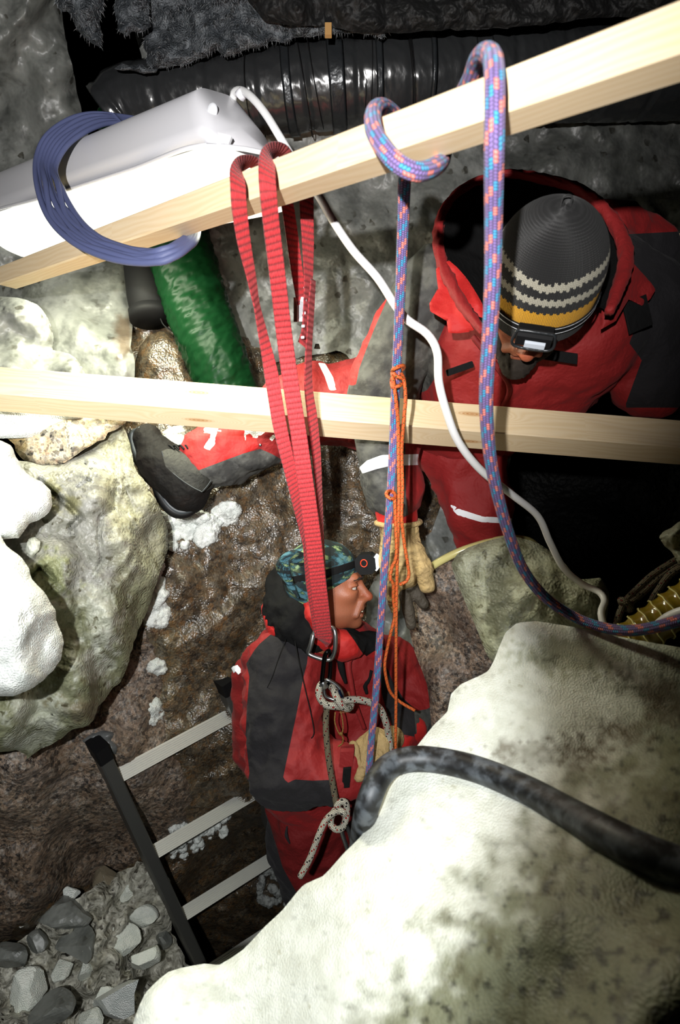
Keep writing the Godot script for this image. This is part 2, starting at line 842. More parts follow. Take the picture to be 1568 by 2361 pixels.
# cloudy ice with grains of grit: clear, milky and grit colours
func ice_texture(s: int, milky: Color, clear: Color, grit: Color, grit_share: float, size := 512, cloud := 0.008) -> ImageTexture:
	var a := noise_bytes(size, FastNoiseLite.TYPE_SIMPLEX, cloud, s, 5)
	var b := noise_bytes(size, FastNoiseLite.TYPE_SIMPLEX, 0.07, s + 1, 3)
	var c := noise_bytes(size, FastNoiseLite.TYPE_CELLULAR, 0.07, s + 2, 1, FastNoiseLite.RETURN_CELL_VALUE)
	var e := noise_bytes(size, FastNoiseLite.TYPE_SIMPLEX, 0.018, s + 3, 3)
	var out := PackedByteArray()
	out.resize(size * size * 3)
	for k in size * size:
		var q := clear.lerp(milky, smoothstep(60.0, 190.0, a[k] * 0.8 + b[k] * 0.2))
		var gs := smoothstep(1.0 - grit_share, 1.0 - grit_share + 0.12, c[k] / 255.0) * smoothstep(100.0, 170.0, float(e[k])) * (0.4 + 0.6 * b[k] / 255.0)
		q = q.lerp(grit, gs)
		out[k * 3] = clampi(int(q.r * 255.0), 0, 255)
		out[k * 3 + 1] = clampi(int(q.g * 255.0), 0, 255)
		out[k * 3 + 2] = clampi(int(q.b * 255.0), 0, 255)
	return picture(size, out)


# relief in whole floats, so that gentle slopes do not turn into steps; the edges are blended so that it repeats
func relief(s: int, freq: float, octaves := 5, kind := FastNoiseLite.TYPE_SIMPLEX, frac := FastNoiseLite.FRACTAL_FBM, size := 256) -> PackedFloat32Array:
	var q := FastNoiseLite.new()
	q.noise_type = kind
	q.frequency = freq
	q.seed = s
	q.fractal_type = frac
	q.fractal_octaves = octaves
	var out := PackedFloat32Array()
	out.resize(size * size)
	var edge := size / 4
	for y in size:
		var wy := clampf(float(size - y) / edge, 0.0, 1.0)
		for x in size:
			var wx := clampf(float(size - x) / edge, 0.0, 1.0)
			var v := q.get_noise_2d(x, y)
			if wx < 1.0:
				v = lerpf(q.get_noise_2d(x - size, y), v, wx)
			if wy < 1.0:
				var v2 := q.get_noise_2d(x, y - size)
				if wx < 1.0:
					v2 = lerpf(q.get_noise_2d(x - size, y - size), v2, wx)
				v = lerpf(v2, v, wy)
			out[y * size + x] = v * 0.5 + 0.5
	return out


func float_picture(size: int, values: PackedFloat32Array) -> ImageTexture:
	return ImageTexture.create_from_image(Image.create_from_data(size, size, false, Image.FORMAT_RF, values.to_byte_array()))


func bump_texture(s: int, freq := 0.03, octaves := 5, kind := FastNoiseLite.TYPE_SIMPLEX, frac := FastNoiseLite.FRACTAL_FBM) -> ImageTexture:
	return float_picture(256, relief(s, freq * 2.0, octaves, kind, frac))


func wood_texture(s: int) -> ImageTexture:
	var size := 512
	var a := noise_bytes(size, FastNoiseLite.TYPE_SIMPLEX, 0.004, s, 3)
	var b := noise_bytes(size, FastNoiseLite.TYPE_SIMPLEX, 0.2, s + 1, 2)
	var out := PackedByteArray()
	out.resize(size * size * 3)
	for y in size:
		for x in size:
			var k := y * size + x
			var warp := a[(y * size + x / 2) % (size * size)] / 255.0
			var knot := Vector2(fposmod(x - 300.0, size), y - 210.0)
			if knot.x > size / 2.0:
				knot.x -= size
			var kd := sqrt(knot.x * knot.x * 0.35 + knot.y * knot.y)
			var ring := sin((y / 512.0 * 34.0 + warp * 5.0 + 26.0 * exp(-kd * kd / 1400.0)) * TAU * 0.5)
			var fib := b[y * size + x / 16] / 255.0
			var v := 0.5 + 0.5 * ring
			var q := Color(0.86, 0.78, 0.65).lerp(Color(0.81, 0.70, 0.53), v * 0.45 + 0.25 * (fib - 0.5))
			if kd < 22.0:
				q = q.lerp(Color(0.62, 0.40, 0.20), smoothstep(22.0, 4.0, kd) * (0.6 + 0.3 * sin(kd * 1.4)))
			out[k * 3] = int(q.r * 255.0)
			out[k * 3 + 1] = int(q.g * 255.0)
			out[k * 3 + 2] = int(q.b * 255.0)
	return picture(size, out)


# braided sheath; the two fleck colours come round with the carriers
func braid_texture(base: Color, one: Color, two: Color, strands := 12, share := 0.3) -> Array:
	var size := 256
	var out := PackedByteArray()
	var hgt := PackedByteArray()
	out.resize(size * size * 3)
	hgt.resize(size * size)
	var rows := 32
	for y in size:
		for x in size:
			var fu := float(x) / size * strands
			var fv := float(y) / size * rows
			var odd := int(floorf(fu)) % 2
			fv += 0.5 * odd
			var cu := fu - floorf(fu) - 0.5
			var cv := fv - floorf(fv) - 0.5
			var iu := int(floorf(fu))
			var iv := int(floorf(fv)) % rows
			var slant := cu * 0.5 * (1.0 if odd == 0 else -1.0)
			var d := sqrt(cu * cu * 2.6 + (cv + slant) * (cv + slant) * 2.6)
			var h := clampf(1.15 - d, 0.0, 1.0)
			var q := base
			var phase := posmod(iv + (iu if odd == 0 else -iu) * 2, 16)
			var span := int(share * 8.0)
			if phase < span:
				q = one
			elif phase >= 8 and phase < 8 + span:
				q = two
			var l := 0.45 + 0.6 * h
			var k := y * size + x
			out[k * 3] = clampi(int(q.r * l * 255.0), 0, 255)
			out[k * 3 + 1] = clampi(int(q.g * l * 255.0), 0, 255)
			out[k * 3 + 2] = clampi(int(q.b * l * 255.0), 0, 255)
			hgt[k] = int(h * 255.0)
	return [picture(size, out), grey_picture(size, hgt)]


func web_texture() -> Array:
	var size := 256
	var a := noise_bytes(size, FastNoiseLite.TYPE_SIMPLEX, 0.05, 5, 3)
	var out := PackedByteArray()
	var hgt := PackedByteArray()
	out.resize(size * size * 3)
	hgt.resize(size * size)
	for y in size:
		for x in size:
			var k := y * size + x
			var rib := absf(sin(float(y) / size * PI * 16.0 + 0.25 * sin(float(x) / size * TAU * 10.0)))
			var edge := smoothstep(0.0, 0.08, minf(x, size - x) / float(size))
			var l := (0.55 + 0.45 * sqrt(rib)) * (0.8 + 0.2 * edge) * (0.85 + 0.3 * (a[k] / 255.0 - 0.3))
			var q := Color(0.82, 0.17, 0.20).lerp(Color(0.90, 0.45, 0.44), 0.25 * a[k] / 255.0)
			out[k * 3] = clampi(int(q.r * l * 255.0), 0, 255)
			out[k * 3 + 1] = clampi(int(q.g * l * 255.0), 0, 255)
			out[k * 3 + 2] = clampi(int(q.b * l * 255.0), 0, 255)
			hgt[k] = int(sqrt(rib) * 255.0)
	return [picture(size, out), grey_picture(size, hgt)]


# knitted cap: v runs from the crown (0) to the brim (1), u once round
func knit_texture() -> Array:
	var w := 1024
	var out := PackedByteArray()
	var hgt := PackedByteArray()
	out.resize(w * w * 3)
	hgt.resize(w * w)
	var cols := 110
	var rows := 64
	for y in w:
		for x in w:
			var fu := float(x) / w * cols
			var fv := float(y) / w * rows
			var iu := int(floorf(fu))
			var cu := fu - iu
			var leg := absf(cu - 0.5)
			fv += leg * 1.1
			var iv := int(floorf(fv))
			var cv := fv - iv
			var h := clampf((1.0 - absf(cv - 0.5) * 0.9) * (1.0 - absf(leg - 0.25) * 3.4), 0.0, 1.0)
			var q := Color(0.045, 0.047, 0.05)
			# a shallow chevron at the front of the cap
			var off := absf(float(iu) / cols - 0.5) * 2.0
			var lift := 6.5 * (1.0 - smoothstep(0.0, 0.32, off))
			var r1 := iv - int(lift * 0.5)
			var r2 := iv - int(lift * 0.25)
			if r1 >= 22 and r1 <= 26:
				q = Color(0.80, 0.78, 0.70) if (r1 != 22 and r1 != 26) or iu % 2 == 0 else q
			elif r2 >= 32 and r2 <= 36:
				q = Color(0.80, 0.78, 0.70) if (r2 != 32 and r2 != 36) or iu % 2 == 0 else q
			elif iv >= 42 and iv <= 53:
				q = Color(1.0, 0.72, 0.05) if (iv != 42 and iv != 53) or iu % 2 == 0 else q
			var l := 0.55 + 0.5 * h
			var k := y * w + x
			out[k * 3] = clampi(int(q.r * l * 255.0), 0, 255)
			out[k * 3 + 1] = clampi(int(q.g * l * 255.0), 0, 255)
			out[k * 3 + 2] = clampi(int(q.b * l * 255.0), 0, 255)
			hgt[k] = int(h * 255.0)
	return [picture(w, out), grey_picture(w, hgt)]


func camo_texture() -> ImageTexture:
	var size := 256
	var a := noise_bytes(size, FastNoiseLite.TYPE_SIMPLEX, 0.016, 41, 4)
	var b := noise_bytes(size, FastNoiseLite.TYPE_SIMPLEX, 0.02, 47, 4)
	var out := PackedByteArray()
	out.resize(size * size * 3)
	for y in size:
		for x in size:
			var k := y * size + x
			var q := Color(0.035, 0.10, 0.12)
			var va := a[(y * size + x / 2) % (size * size)] + (y % 6) * 4
			var vb := b[(y * size + x / 2) % (size * size)] + (y % 5) * 4
			if va > 150:
				q = Color(0.10, 0.30, 0.36)
			if va > 178:
				q = Color(0.30, 0.50, 0.56)
			if vb > 182:
				q = Color(0.10, 0.27, 0.20)
			if vb > 204:
				q = Color(0.58, 0.66, 0.45)
			var l := 0.8 + 0.2 * sin(y * 1.6)
			out[k * 3] = int(q.r * l * 255.0)
			out[k * 3 + 1] = int(q.g * l * 255.0)
			out[k * 3 + 2] = int(q.b * l * 255.0)
	return picture(size, out)


func weave_bump() -> ImageTexture:
	var size := 256
	var a := relief(71, 0.04, 5)
	for y in size:
		for x in size:
			a[y * size + x] = a[y * size + x] * 0.8 + 0.10 * sin(x * PI / 2.0) * sin(y * PI / 2.0)
	return float_picture(size, a)


func mat(called: String, albedo: Color, rough: float, o := {}) -> StandardMaterial3D:
	var m := StandardMaterial3D.new()
	m.resource_name = called
	m.albedo_color = albedo
	m.roughness = rough
	m.metallic = o.get("metal", 0.0)
	if o.has("spec"):
		m.metallic_specular = o.spec
	if o.has("tex"):
		m.albedo_texture = o.tex
	if o.has("bump"):
		m.heightmap_enabled = true
		m.heightmap_texture = o.bump
		m.heightmap_scale = o.get("bump_cm", 0.3)
	if o.has("tri"):
		m.uv1_triplanar = true
		m.uv1_world_triplanar = true
		m.uv1_scale = o.tri if o.tri is Vector3 else Vector3.ONE * o.tri
		m.uv1_triplanar_sharpness = 4.0
	elif o.has("uvs"):
		m.uv1_scale = o.uvs
	if o.get("vc", false):
		m.vertex_color_use_as_albedo = true
	if o.has("sss"):
		m.subsurf_scatter_enabled = true
		m.subsurf_scatter_strength = o.sss
	if o.has("coat"):
		m.clearcoat_enabled = true
		m.clearcoat = o.coat
		m.clearcoat_roughness = o.get("coat_rough", 0.2)
	if o.has("rim"):
		m.rim_enabled = true
		m.rim = o.rim
		m.rim_tint = 0.6
	if called in ["brown_granite", "pink_granite", "pale_granite", "grey_ice", "dirty_ice", "near_ice", "snow", "frost", "dark_rock", "rubble"]:
		m.uv1_world_triplanar = false
		m.uv1_triplanar_sharpness = 5.0
		m.set_meta("grain", true)
	mats[called] = m
	return m


func build_materials() -> void:
	for q in [[n_soft, 11, 2.2, 4], [n_mid, 23, 1.0, 4], [n_fine, 37, 30.0, 3]]:
		q[0].seed = q[1]
		q[0].frequency = q[2]
		q[0].noise_type = FastNoiseLite.TYPE_SIMPLEX_SMOOTH
		q[0].fractal_octaves = q[3]
	n_mid.frequency = 0.02
	n_ridge.seed = 5
	n_ridge.frequency = 1.0
	n_ridge.noise_type = FastNoiseLite.TYPE_SIMPLEX_SMOOTH
	n_ridge.fractal_type = FastNoiseLite.FRACTAL_RIDGED
	n_ridge.fractal_octaves = 3
	n_mid.frequency = 0.02
	var rock_bump := bump_texture(3, 0.02, 6)
	var grit_bump := bump_texture(9, 0.08, 4)
	var cloth_bump := weave_bump()
	var crinkle := bump_texture(15, 0.012, 4, FastNoiseLite.TYPE_CELLULAR, FastNoiseLite.FRACTAL_RIDGED)
	mat("brown_granite", Color.WHITE, 0.34, {"tex": granite_texture(2, [Color(0.44, 0.38, 0.29), Color(0.22, 0.20, 0.18), Color(0.54, 0.47, 0.38), Color(0.42, 0.40, 0.36), Color(0.52, 0.38, 0.24), Color(0.26, 0.23, 0.20), Color(0.54, 0.51, 0.46)], 0.05), "bump": grit_bump, "bump_cm": 0.3, "tri": 2.6, "vc": true, "spec": 0.6})
	mat("pink_granite", Color(1.0, 1.0, 1.0), 0.55, {"tex": granite_texture(12, [Color(0.60, 0.52, 0.45), Color(0.68, 0.60, 0.53), Color(0.14, 0.13, 0.13), Color(0.56, 0.47, 0.40), Color(0.66, 0.63, 0.60), Color(0.30, 0.27, 0.25)], 0.06, 0.3), "bump": rock_bump, "bump_cm": 0.5, "tri": 3.2, "vc": true})
	mat("pale_granite", Color.WHITE, 0.6, {"tex": granite_texture(22, [Color(0.84, 0.78, 0.64), Color(0.80, 0.72, 0.58), Color(0.86, 0.82, 0.72), Color(0.12, 0.12, 0.13), Color(0.78, 0.74, 0.68), Color(0.84, 0.70, 0.58)], 0.045, 0.45), "bump": rock_bump, "bump_cm": 0.4, "tri": 3.4, "vc": true})
	mat("grey_ice", Color.WHITE, 0.42, {"tex": ice_texture(31, Color(0.60, 0.61, 0.60), Color(0.47, 0.48, 0.47), Color(0.24, 0.23, 0.20), 0.12), "bump": rock_bump, "bump_cm": 0.5, "tri": 1.5, "vc": true})
	mat("dirty_ice", Color.WHITE, 0.5, {"tex": ice_texture(41, Color(0.86, 0.87, 0.82), Color(0.74, 0.75, 0.68), Color(0.34, 0.32, 0.22), 0.16), "bump": grit_bump, "bump_cm": 0.35, "tri": 2.4, "vc": true})
	mat("near_ice", Color.WHITE, 0.55, {"tex": ice_texture(45, Color(0.90, 0.91, 0.88), Color(0.84, 0.85, 0.81), Color(0.5, 0.48, 0.36), 0.05), "bump": grit_bump, "bump_cm": 0.12, "tri": 5.0, "vc": true})
	mat("snow", Color.WHITE, 0.75, {"tex": ice_texture(51, Color(0.93, 0.94, 0.92), Color(0.86, 0.88, 0.86), Color(0.7, 0.7, 0.66), 0.05), "bump": grit_bump, "bump_cm": 0.3, "tri": 5.0, "vc": true})
	mat("frost", Color(0.62, 0.63, 0.64), 0.6, {"tex": ice_texture(61, Color(0.7, 0.71, 0.72), Color(0.35, 0.37, 0.39), Color(0.2, 0.2, 0.2), 0.2), "bump": grit_bump, "bump_cm": 0.8, "tri": 3.0, "vc": true})
	mat("frost_crystal", Color(0.58, 0.59, 0.60), 0.5)
	mat("dark_rock", Color(0.055, 0.055, 0.055), 0.7, {"bump": rock_bump, "bump_cm": 2.0, "tri": 1.8})
	mat("rubble", Color.WHITE, 0.5, {"tex": ice_texture(71, Color(0.74, 0.73, 0.68), Color(0.56, 0.55, 0.50), Color(0.18, 0.16, 0.13), 0.25, 512, 0.014), "bump": rock_bump, "bump_cm": 1.5, "tri": 2.2, "vc": true})
	mat("clear_ice", Color(0.62, 0.65, 0.66), 0.25, {"bump": rock_bump, "bump_cm": 0.4, "tri": 4.0, "sss": 0.25})
	mat("pine", Color.WHITE, 0.62, {"tex": wood_texture(81), "uvs": Vector3(1.0, 5.2, 1.0)})
	mat("end_grain", Color(0.72, 0.55, 0.33), 0.8)
	var rope := braid_texture(Color(0.50, 0.41, 0.66), Color(1.0, 0.55, 0.52), Color(0.25, 0.62, 0.82), 12, 0.4)
	mat("purple_rope", Color.WHITE, 0.7, {"tex": rope[0], "bump": rope[1], "bump_cm": 0.12, "rim": 0.3})
	var pale := braid_texture(Color(0.78, 0.76, 0.70), Color(0.66, 0.10, 0.08), Color(0.06, 0.06, 0.08), 12, 0.13)
	mat("pale_rope", Color.WHITE, 0.75, {"tex": pale[0], "bump": pale[1], "bump_cm": 0.12})
	mat("old_rope", Color(0.62, 0.58, 0.50), 0.8, {"tex": pale[0], "bump": pale[1], "bump_cm": 0.12})
	var orange := braid_texture(Color(1.0, 0.46, 0.18), Color(0.75, 0.06, 0.04), Color(0.12, 0.36, 0.10), 8, 0.13)
	mat("orange_cord", Color.WHITE, 0.6, {"tex": orange[0], "bump": orange[1], "bump_cm": 0.04})
	var tan := braid_texture(Color(0.60, 0.44, 0.16), Color(0.2, 0.14, 0.06), Color(0.7, 0.6, 0.3), 8, 0.2)
	mat("tan_cord", Color.WHITE, 0.7, {"tex": tan[0]})
	var web := web_texture()
	mat("red_webbing", Color.WHITE, 0.7, {"tex": web[0], "bump": web[1], "bump_cm": 0.12, "rim": 0.2})
	var knit := knit_texture()
	mat("knit", Color.WHITE, 0.95, {"tex": knit[0], "bump": knit[1], "bump_cm": 0.25, "rim": 0.2})
	mat("teal_fleece", Color.WHITE, 0.9, {"tex": camo_texture(), "tri": Vector3(5.5, 7.5, 5.5)})
	mat("red_cloth", Color(0.52, 0.07, 0.075), 0.72, {"bump": cloth_bump, "bump_cm": 0.14, "tri": 7.0, "rim": 0.25})
	mat("bright_red_cloth", Color(0.68, 0.085, 0.075), 0.7, {"bump": cloth_bump, "bump_cm": 0.12, "tri": 7.0, "rim": 0.25})
	mat("dark_red_cloth", Color(0.42, 0.025, 0.03), 0.75, {"bump": cloth_bump, "bump_cm": 0.14, "tri": 7.0})
	mat("black_cloth", Color(0.145, 0.14, 0.15), 0.85, {"spec": 0.3, "bump": cloth_bump, "bump_cm": 0.14, "tri": 7.0, "rim": 0.3})
	mat("black_lining", Color(0.08, 0.08, 0.082), 0.85, {"spec": 0.25, "bump": cloth_bump, "bump_cm": 0.2, "tri": 4.0})
	var dusty := ice_texture(91, Color(0.34, 0.34, 0.33), Color(0.20, 0.20, 0.20), Color(0.4, 0.4, 0.4), 0.1, 256, 0.012)
	mat("dusty_black_cloth", Color(0.95, 0.95, 0.93), 0.75, {"tex": dusty, "bump": cloth_bump, "bump_cm": 0.14, "tri": 4.0})
	mat("reflector", Color(0.93, 0.94, 0.96), 0.3)
	mat("leather_glove", Color(0.66, 0.56, 0.38), 0.72, {"bump": cloth_bump, "bump_cm": 0.5, "tri": 6.0, "rim": 0.2})
	mat("grey_glove", Color(0.28, 0.25, 0.21), 0.7, {"bump": cloth_bump, "bump_cm": 0.4, "tri": 6.0})
	var hide := granite_texture(95, [Color(0.12, 0.10, 0.08), Color(0.09, 0.08, 0.07), Color(0.16, 0.12, 0.09), Color(0.10, 0.09, 0.08)], 0.012, 0.3, 256)
	mat("boot_leather", Color(0.6, 0.57, 0.55), 0.78, {"tex": hide, "spec": 0.35, "bump": cloth_bump, "bump_cm": 0.25, "tri": 5.0})
	mat("boot_suede", Color(0.14, 0.14, 0.12), 0.75, {"bump": cloth_bump, "bump_cm": 0.2, "tri": 8.0})
	mat("rubber", Color(0.035, 0.037, 0.04), 0.5)
	mat("grey_rubber", Color(0.20, 0.22, 0.23), 0.5)
	mat("skin", Color(0.62, 0.37, 0.26), 0.5, {"sss": 0.08, "bump": grit_bump, "bump_cm": 0.06, "tri": 9.0, "vc": true})
	mat("eye_white", Color(0.75, 0.72, 0.68), 0.2)
	mat("iris", Color(0.10, 0.07, 0.05), 0.15)
	mat("teeth", Color(0.78, 0.75, 0.66), 0.3)
	mat("beard", Color(0.13, 0.10, 0.07), 0.9)
	mat("black_film", Color(0.16, 0.165, 0.17), 0.24, {"bump": crinkle, "bump_cm": 0.26, "tri": Vector3(3.4, 2.2, 2.2), "spec": 0.6})
	mat("grey_tape", Color(0.17, 0.18, 0.19), 0.3, {"bump": crinkle, "bump_cm": 0.3, "tri": 4.0, "metal": 0.3})
	mat("green_film", Color(0.03, 0.145, 0.065), 0.36, {"bump": crinkle, "bump_cm": 0.15, "tri": 2.6, "spec": 0.2})
	mat("black_plastic", Color(0.06, 0.06, 0.065), 0.7, {"spec": 0.3})
	mat("white_plastic", Color(0.86, 0.86, 0.88), 0.35)
	mat("white_cable", Color(0.86, 0.86, 0.86), 0.35)
	mat("blue_cable", Color(0.32, 0.35, 0.50), 0.6)
	mat("aluminium", Color(0.86, 0.86, 0.83), 0.36, {"metal": 0.55})
	mat("dark_rail", Color(0.30, 0.30, 0.29), 0.45, {"metal": 0.3})
	mat("steel", Color(0.56, 0.57, 0.58), 0.3, {"metal": 0.95})
	mat("dark_steel", Color(0.10, 0.10, 0.11), 0.22, {"metal": 0.9})
	mat("blue_anodised", Color(0.04, 0.12, 0.26), 0.3, {"metal": 0.8})
	var hose_dust := ice_texture(97, Color(0.34, 0.36, 0.38), Color(0.045, 0.047, 0.05), Color(0.4, 0.4, 0.4), 0.1, 256, 0.02)
	mat("dusty_hose", Color.WHITE, 0.5, {"tex": hose_dust, "tri": 5.0})
	mat("yellow_hose", Color(0.50, 0.42, 0.13), 0.12, {"spec": 0.7, "sss": 0.2})
	mat("hose_wire", Color(0.80, 0.76, 0.50), 0.25)
	mat("label_white", Color(0.85, 0.86, 0.88), 0.5)
	mat("label_brown", Color(0.30, 0.18, 0.08), 0.6)
	mat("print_black", Color(0.02, 0.02, 0.02), 0.6)
	mat("orange_plastic", Color(0.85, 0.22, 0.04), 0.4)
	mat("clear_lens", Color(0.75, 0.78, 0.82), 0.08)
	var glow := mat("glowing_diffuser", Color(0.95, 0.96, 0.92), 0.4)
	glow.emission_enabled = true
	glow.emission = Color(1.0, 1.0, 0.95)
	glow.emission_energy_multiplier = 1.3
	var led := mat("glowing_lens", Color(0.95, 0.97, 1.0), 0.2)
	led.emission_enabled = true
	led.emission = Color(0.95, 0.98, 1.0)
	led.emission_energy_multiplier = 1.6


func blot(p: Vector3, freq: float, lo: float, hi: float, s := 0.0) -> float:
	return smoothstep(lo, hi, n_soft.get_noise_3dv((p + Vector3.ONE * s) * freq))


func spot(x: float, y: float, cx: float, cy: float, rx: float, ry: float) -> float:
	var wob := 1.0 + 0.8 * n_mid.get_noise_2d(x * 1.5, y * 1.5)
	var d := Vector2((x - cx) / rx, (y - cy) / ry).length() * wob
	return 1.0 - smoothstep(0.55, 1.1, d)


func structure(called: String, m: MB, material: String, label: String, category: String) -> MeshInstance3D:
	return solo(called, m, mats[material], label, category, "", "structure")


# ---------------------------------------------------------------- the cave
const BACK := [[30000.0], [330, 0, 1.75], [700, 0, 1.75], [1100, 0, 1.8], [1700, 0, 1.9], [330, 500, 1.98], [800, 500, 1.98], [1200, 480, 2.0], [1700, 400, 2.0], [400, 800, 2.1], [800, 800, 2.08], [1000, 1000, 2.1], [1100, 1250, 2.0], [1700, 700, 2.2]]
const PIT := [[12000.0], [300, 700, 2.0], [300, 800, 1.95], [450, 820, 2.0], [700, 800, 2.12], [1000, 800, 2.2], [330, 1000, 1.8], [440, 1150, 1.76], [600, 1250, 1.88], [800, 1150, 1.98], [900, 1150, 2.0], [370, 1400, 1.68], [500, 1450, 1.8], [650, 1500, 2.0], [0, 1750, 1.45], [250, 1750, 1.62], [450, 1750, 1.78], [0, 2050, 1.62], [300, 2000, 1.95], [520, 1800, 1.95], [600, 2000, 2.35], [100, 2300, 2.0], [500, 2250, 2.6], [800, 1900, 2.5], [900, 2300, 2.9]]
const NEAR_ROCK := [[60000.0], [1200, 1450, 1.12], [1350, 1450, 1.05], [1600, 1500, 0.92], [1050, 1600, 1.10], [900, 1800, 1.02], [650, 2110, 0.98], [480, 2230, 0.95], [330, 2330, 0.86], [330, 2450, 0.78], [1000, 1950, 0.80], [1300, 1700, 0.86], [1500, 1950, 0.62], [1250, 2200, 0.58], [850, 2250, 0.70], [1568, 2300, 0.47], [1000, 2450, 0.58], [1400, 2500, 0.44]]
const NEAR_OPT := {"step": 9.0, "rim": 110.0, "bulge": 0.03, "back": 0.35, "rough": 0.010, "fine": 0.002, "freq": 1.6}


var pit_front := {}


func pit_depth(x: float, y: float) -> float:
	for r in 3:
		for a in range(-r, r + 1):
			for e in range(-r, r + 1):
				var key := Vector2i(int(x / 8.0) + a, int(y / 8.0) + e)
				if pit_front.has(key):
					return pit_front[key]
	return depth_of(PIT, x, y)


func build_setting() -> void:
	var mottle_and_shade := func(x: float, y: float, p: Vector3) -> Color:
		var k := 0.66 - 0.16 * blot(p, 1.6, 0.0, 0.5) - 0.14 * blot(p, 5.0, 0.1, 0.5, 3.0)
		k = lerpf(k, 0.30 - 0.12 * blot(p, 7.0, 0.0, 0.4), smoothstep(1060.0, 1200.0, x + 60.0 * n_mid.get_noise_2d(x, y)))  # right end: darker rock, with the light's falloff painted into its colour
		return Color(k, k, k * 0.98)
	# ice wall behind everything
	structure("wall_back", mass([[332, -330], [340, 250], [325, 600], [318, 740], [330, 775], [420, 790], [620, 835], [800, 815], [840, 1010], [850, 1100], [960, 1320], [1110, 1290], [1180, 1050], [1250, 640], [1750, 620], [1750, -330]], BACK, {"step": 11.0, "rim": 60.0, "bulge": 0.03, "back": 0.4, "rough": 0.05, "fine": 0.02, "freq": 1.6, "jag": 8.0, "col": mottle_and_shade}), "grey_ice", "grey ice wall behind the ducts and the person in the striped cap", "ice wall")
	# ice column at the upper left
	var left_col := func(x: float, y: float, p: Vector3) -> Color:
		var k := 0.62 - 0.16 * blot(p, 2.4, 0.0, 0.5) - 0.22 * blot(p * Vector3(2.0, 0.6, 2.0), 6.0, 0.15, 0.5, 5.0)
		var c := Color(k, k, k * 0.96)
		var rust := spot(x, y, 285, 770, 26, 60)
		return c.lerp(Color(0.22, 0.13, 0.07), rust * 0.8)
	structure("wall_left", mass([[-330, -330], [138, -330], [142, 20], [158, 120], [176, 200], [195, 285], [235, 400], [275, 520], [285, 610], [297, 690], [305, 750], [300, 800], [312, 835], [305, 890], [250, 960], [-330, 960]], [[0, 0, 1.75], [150, 100, 1.85], [180, 250, 1.95], [0, 350, 1.98], [250, 500, 2.02], [0, 620, 1.95], [280, 700, 1.95], [150, 800, 1.78], [300, 850, 1.74], [0, 900, 1.7]], {"step": 9.0, "rim": 70.0, "bulge": 0.05, "back": 0.35, "rough": 0.045, "fine": 0.02, "freq": 2.2, "jag": 6.0, "col": left_col}), "grey_ice", "pale grey ice wall behind the work lamp with a dark gap beside it", "ice wall")
	# brown granite of the shaft, wet, with the lower left side
	var pit_col := func(x: float, y: float, p: Vector3) -> Color:
		var c := Color(1.0, 0.98, 0.95)
		var low := smoothstep(1500.0, 1750.0, y + (x - 300.0) * -0.35)
		c = c.lerp(Color(1.05, 0.98, 0.9), low * (0.4 + 0.5 * blot(p, 2.0, -0.2, 0.4)))
		var dark := blot(p, 3.5, 0.05, 0.45, 9.0)
		c = c.lerp(Color(0.45, 0.43, 0.40), dark * 0.75)
		var pale := blot(p, 7.0, 0.22, 0.5, 4.0)
		c = c.lerp(Color(2.0, 2.0, 2.0), pale * 0.4)
		c = c.lerp(Color(2.1, 1.75, 1.45), spot(x, y, 385, 1520, 45, 170) * 0.45)
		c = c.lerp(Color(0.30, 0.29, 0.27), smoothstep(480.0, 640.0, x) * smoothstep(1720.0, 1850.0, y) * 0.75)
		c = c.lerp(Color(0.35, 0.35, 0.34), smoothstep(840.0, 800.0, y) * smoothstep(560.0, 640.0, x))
		return Color(c.r * 0.78, c.g * 0.77, c.b * 0.76)
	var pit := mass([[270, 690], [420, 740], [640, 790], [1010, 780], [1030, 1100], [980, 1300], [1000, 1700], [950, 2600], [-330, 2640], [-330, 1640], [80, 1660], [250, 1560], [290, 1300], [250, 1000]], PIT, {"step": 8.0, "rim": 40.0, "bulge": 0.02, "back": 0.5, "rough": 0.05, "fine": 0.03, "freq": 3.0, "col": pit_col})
	for k in pit.v.size() / 2:
		var at := px(pit.v[k])
		pit_front[Vector2i(int(at.x / 8.0), int(at.y / 8.0))] = -(view.affine_inverse() * pit.v[k]).z
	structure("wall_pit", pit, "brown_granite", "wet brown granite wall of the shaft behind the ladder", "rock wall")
	solo("granite_outcrop", mass([[-330, 1640], [90, 1650], [200, 1660], [300, 1490], [330, 1430], [350, 1450], [372, 1580], [388, 1700], [430, 1800], [440, 1860], [400, 1930], [330, 1985], [230, 2030], [110, 2090], [30, 2160], [-330, 2230]], PIT, {"step": 8.0, "rim": 30.0, "bulge": 0.035, "back": 0.1, "rough": 0.035, "fine": 0.02, "freq": 3.0, "jag": 12.0, "col": func(x: float, y: float, p: Vector3) -> Color:
		var c := Color(1.15, 1.10, 1.02).lerp(Color(0.62, 0.58, 0.53), blot(p, 4.0, -0.1, 0.4) * 0.8)
		return c.lerp(Color(0.34, 0.30, 0.25), smoothstep(1800.0, 2050.0, y + 60.0 * n_mid.get_noise_2d(x, y)) * 0.5)}), mats["pink_granite"], "pinkish speckled granite face below the ice mass, left of the ladder", "rock face")
	structure("wall_right", mass([[1150, 560], [1700, 500], [1800, 1000], [1800, 1560], [1300, 1560], [1150, 1300]], [[1150, 900, 3.4], [1700, 900, 3.0], [1400, 1500, 3.0]], {"step": 24.0, "rim": 60.0, "bulge": 0.05, "back": 0.4, "rough": 0.1, "fine": 0.05, "freq": 1.5}), "dark_rock", "black rock recess at the right behind the coiled rope", "rock wall")
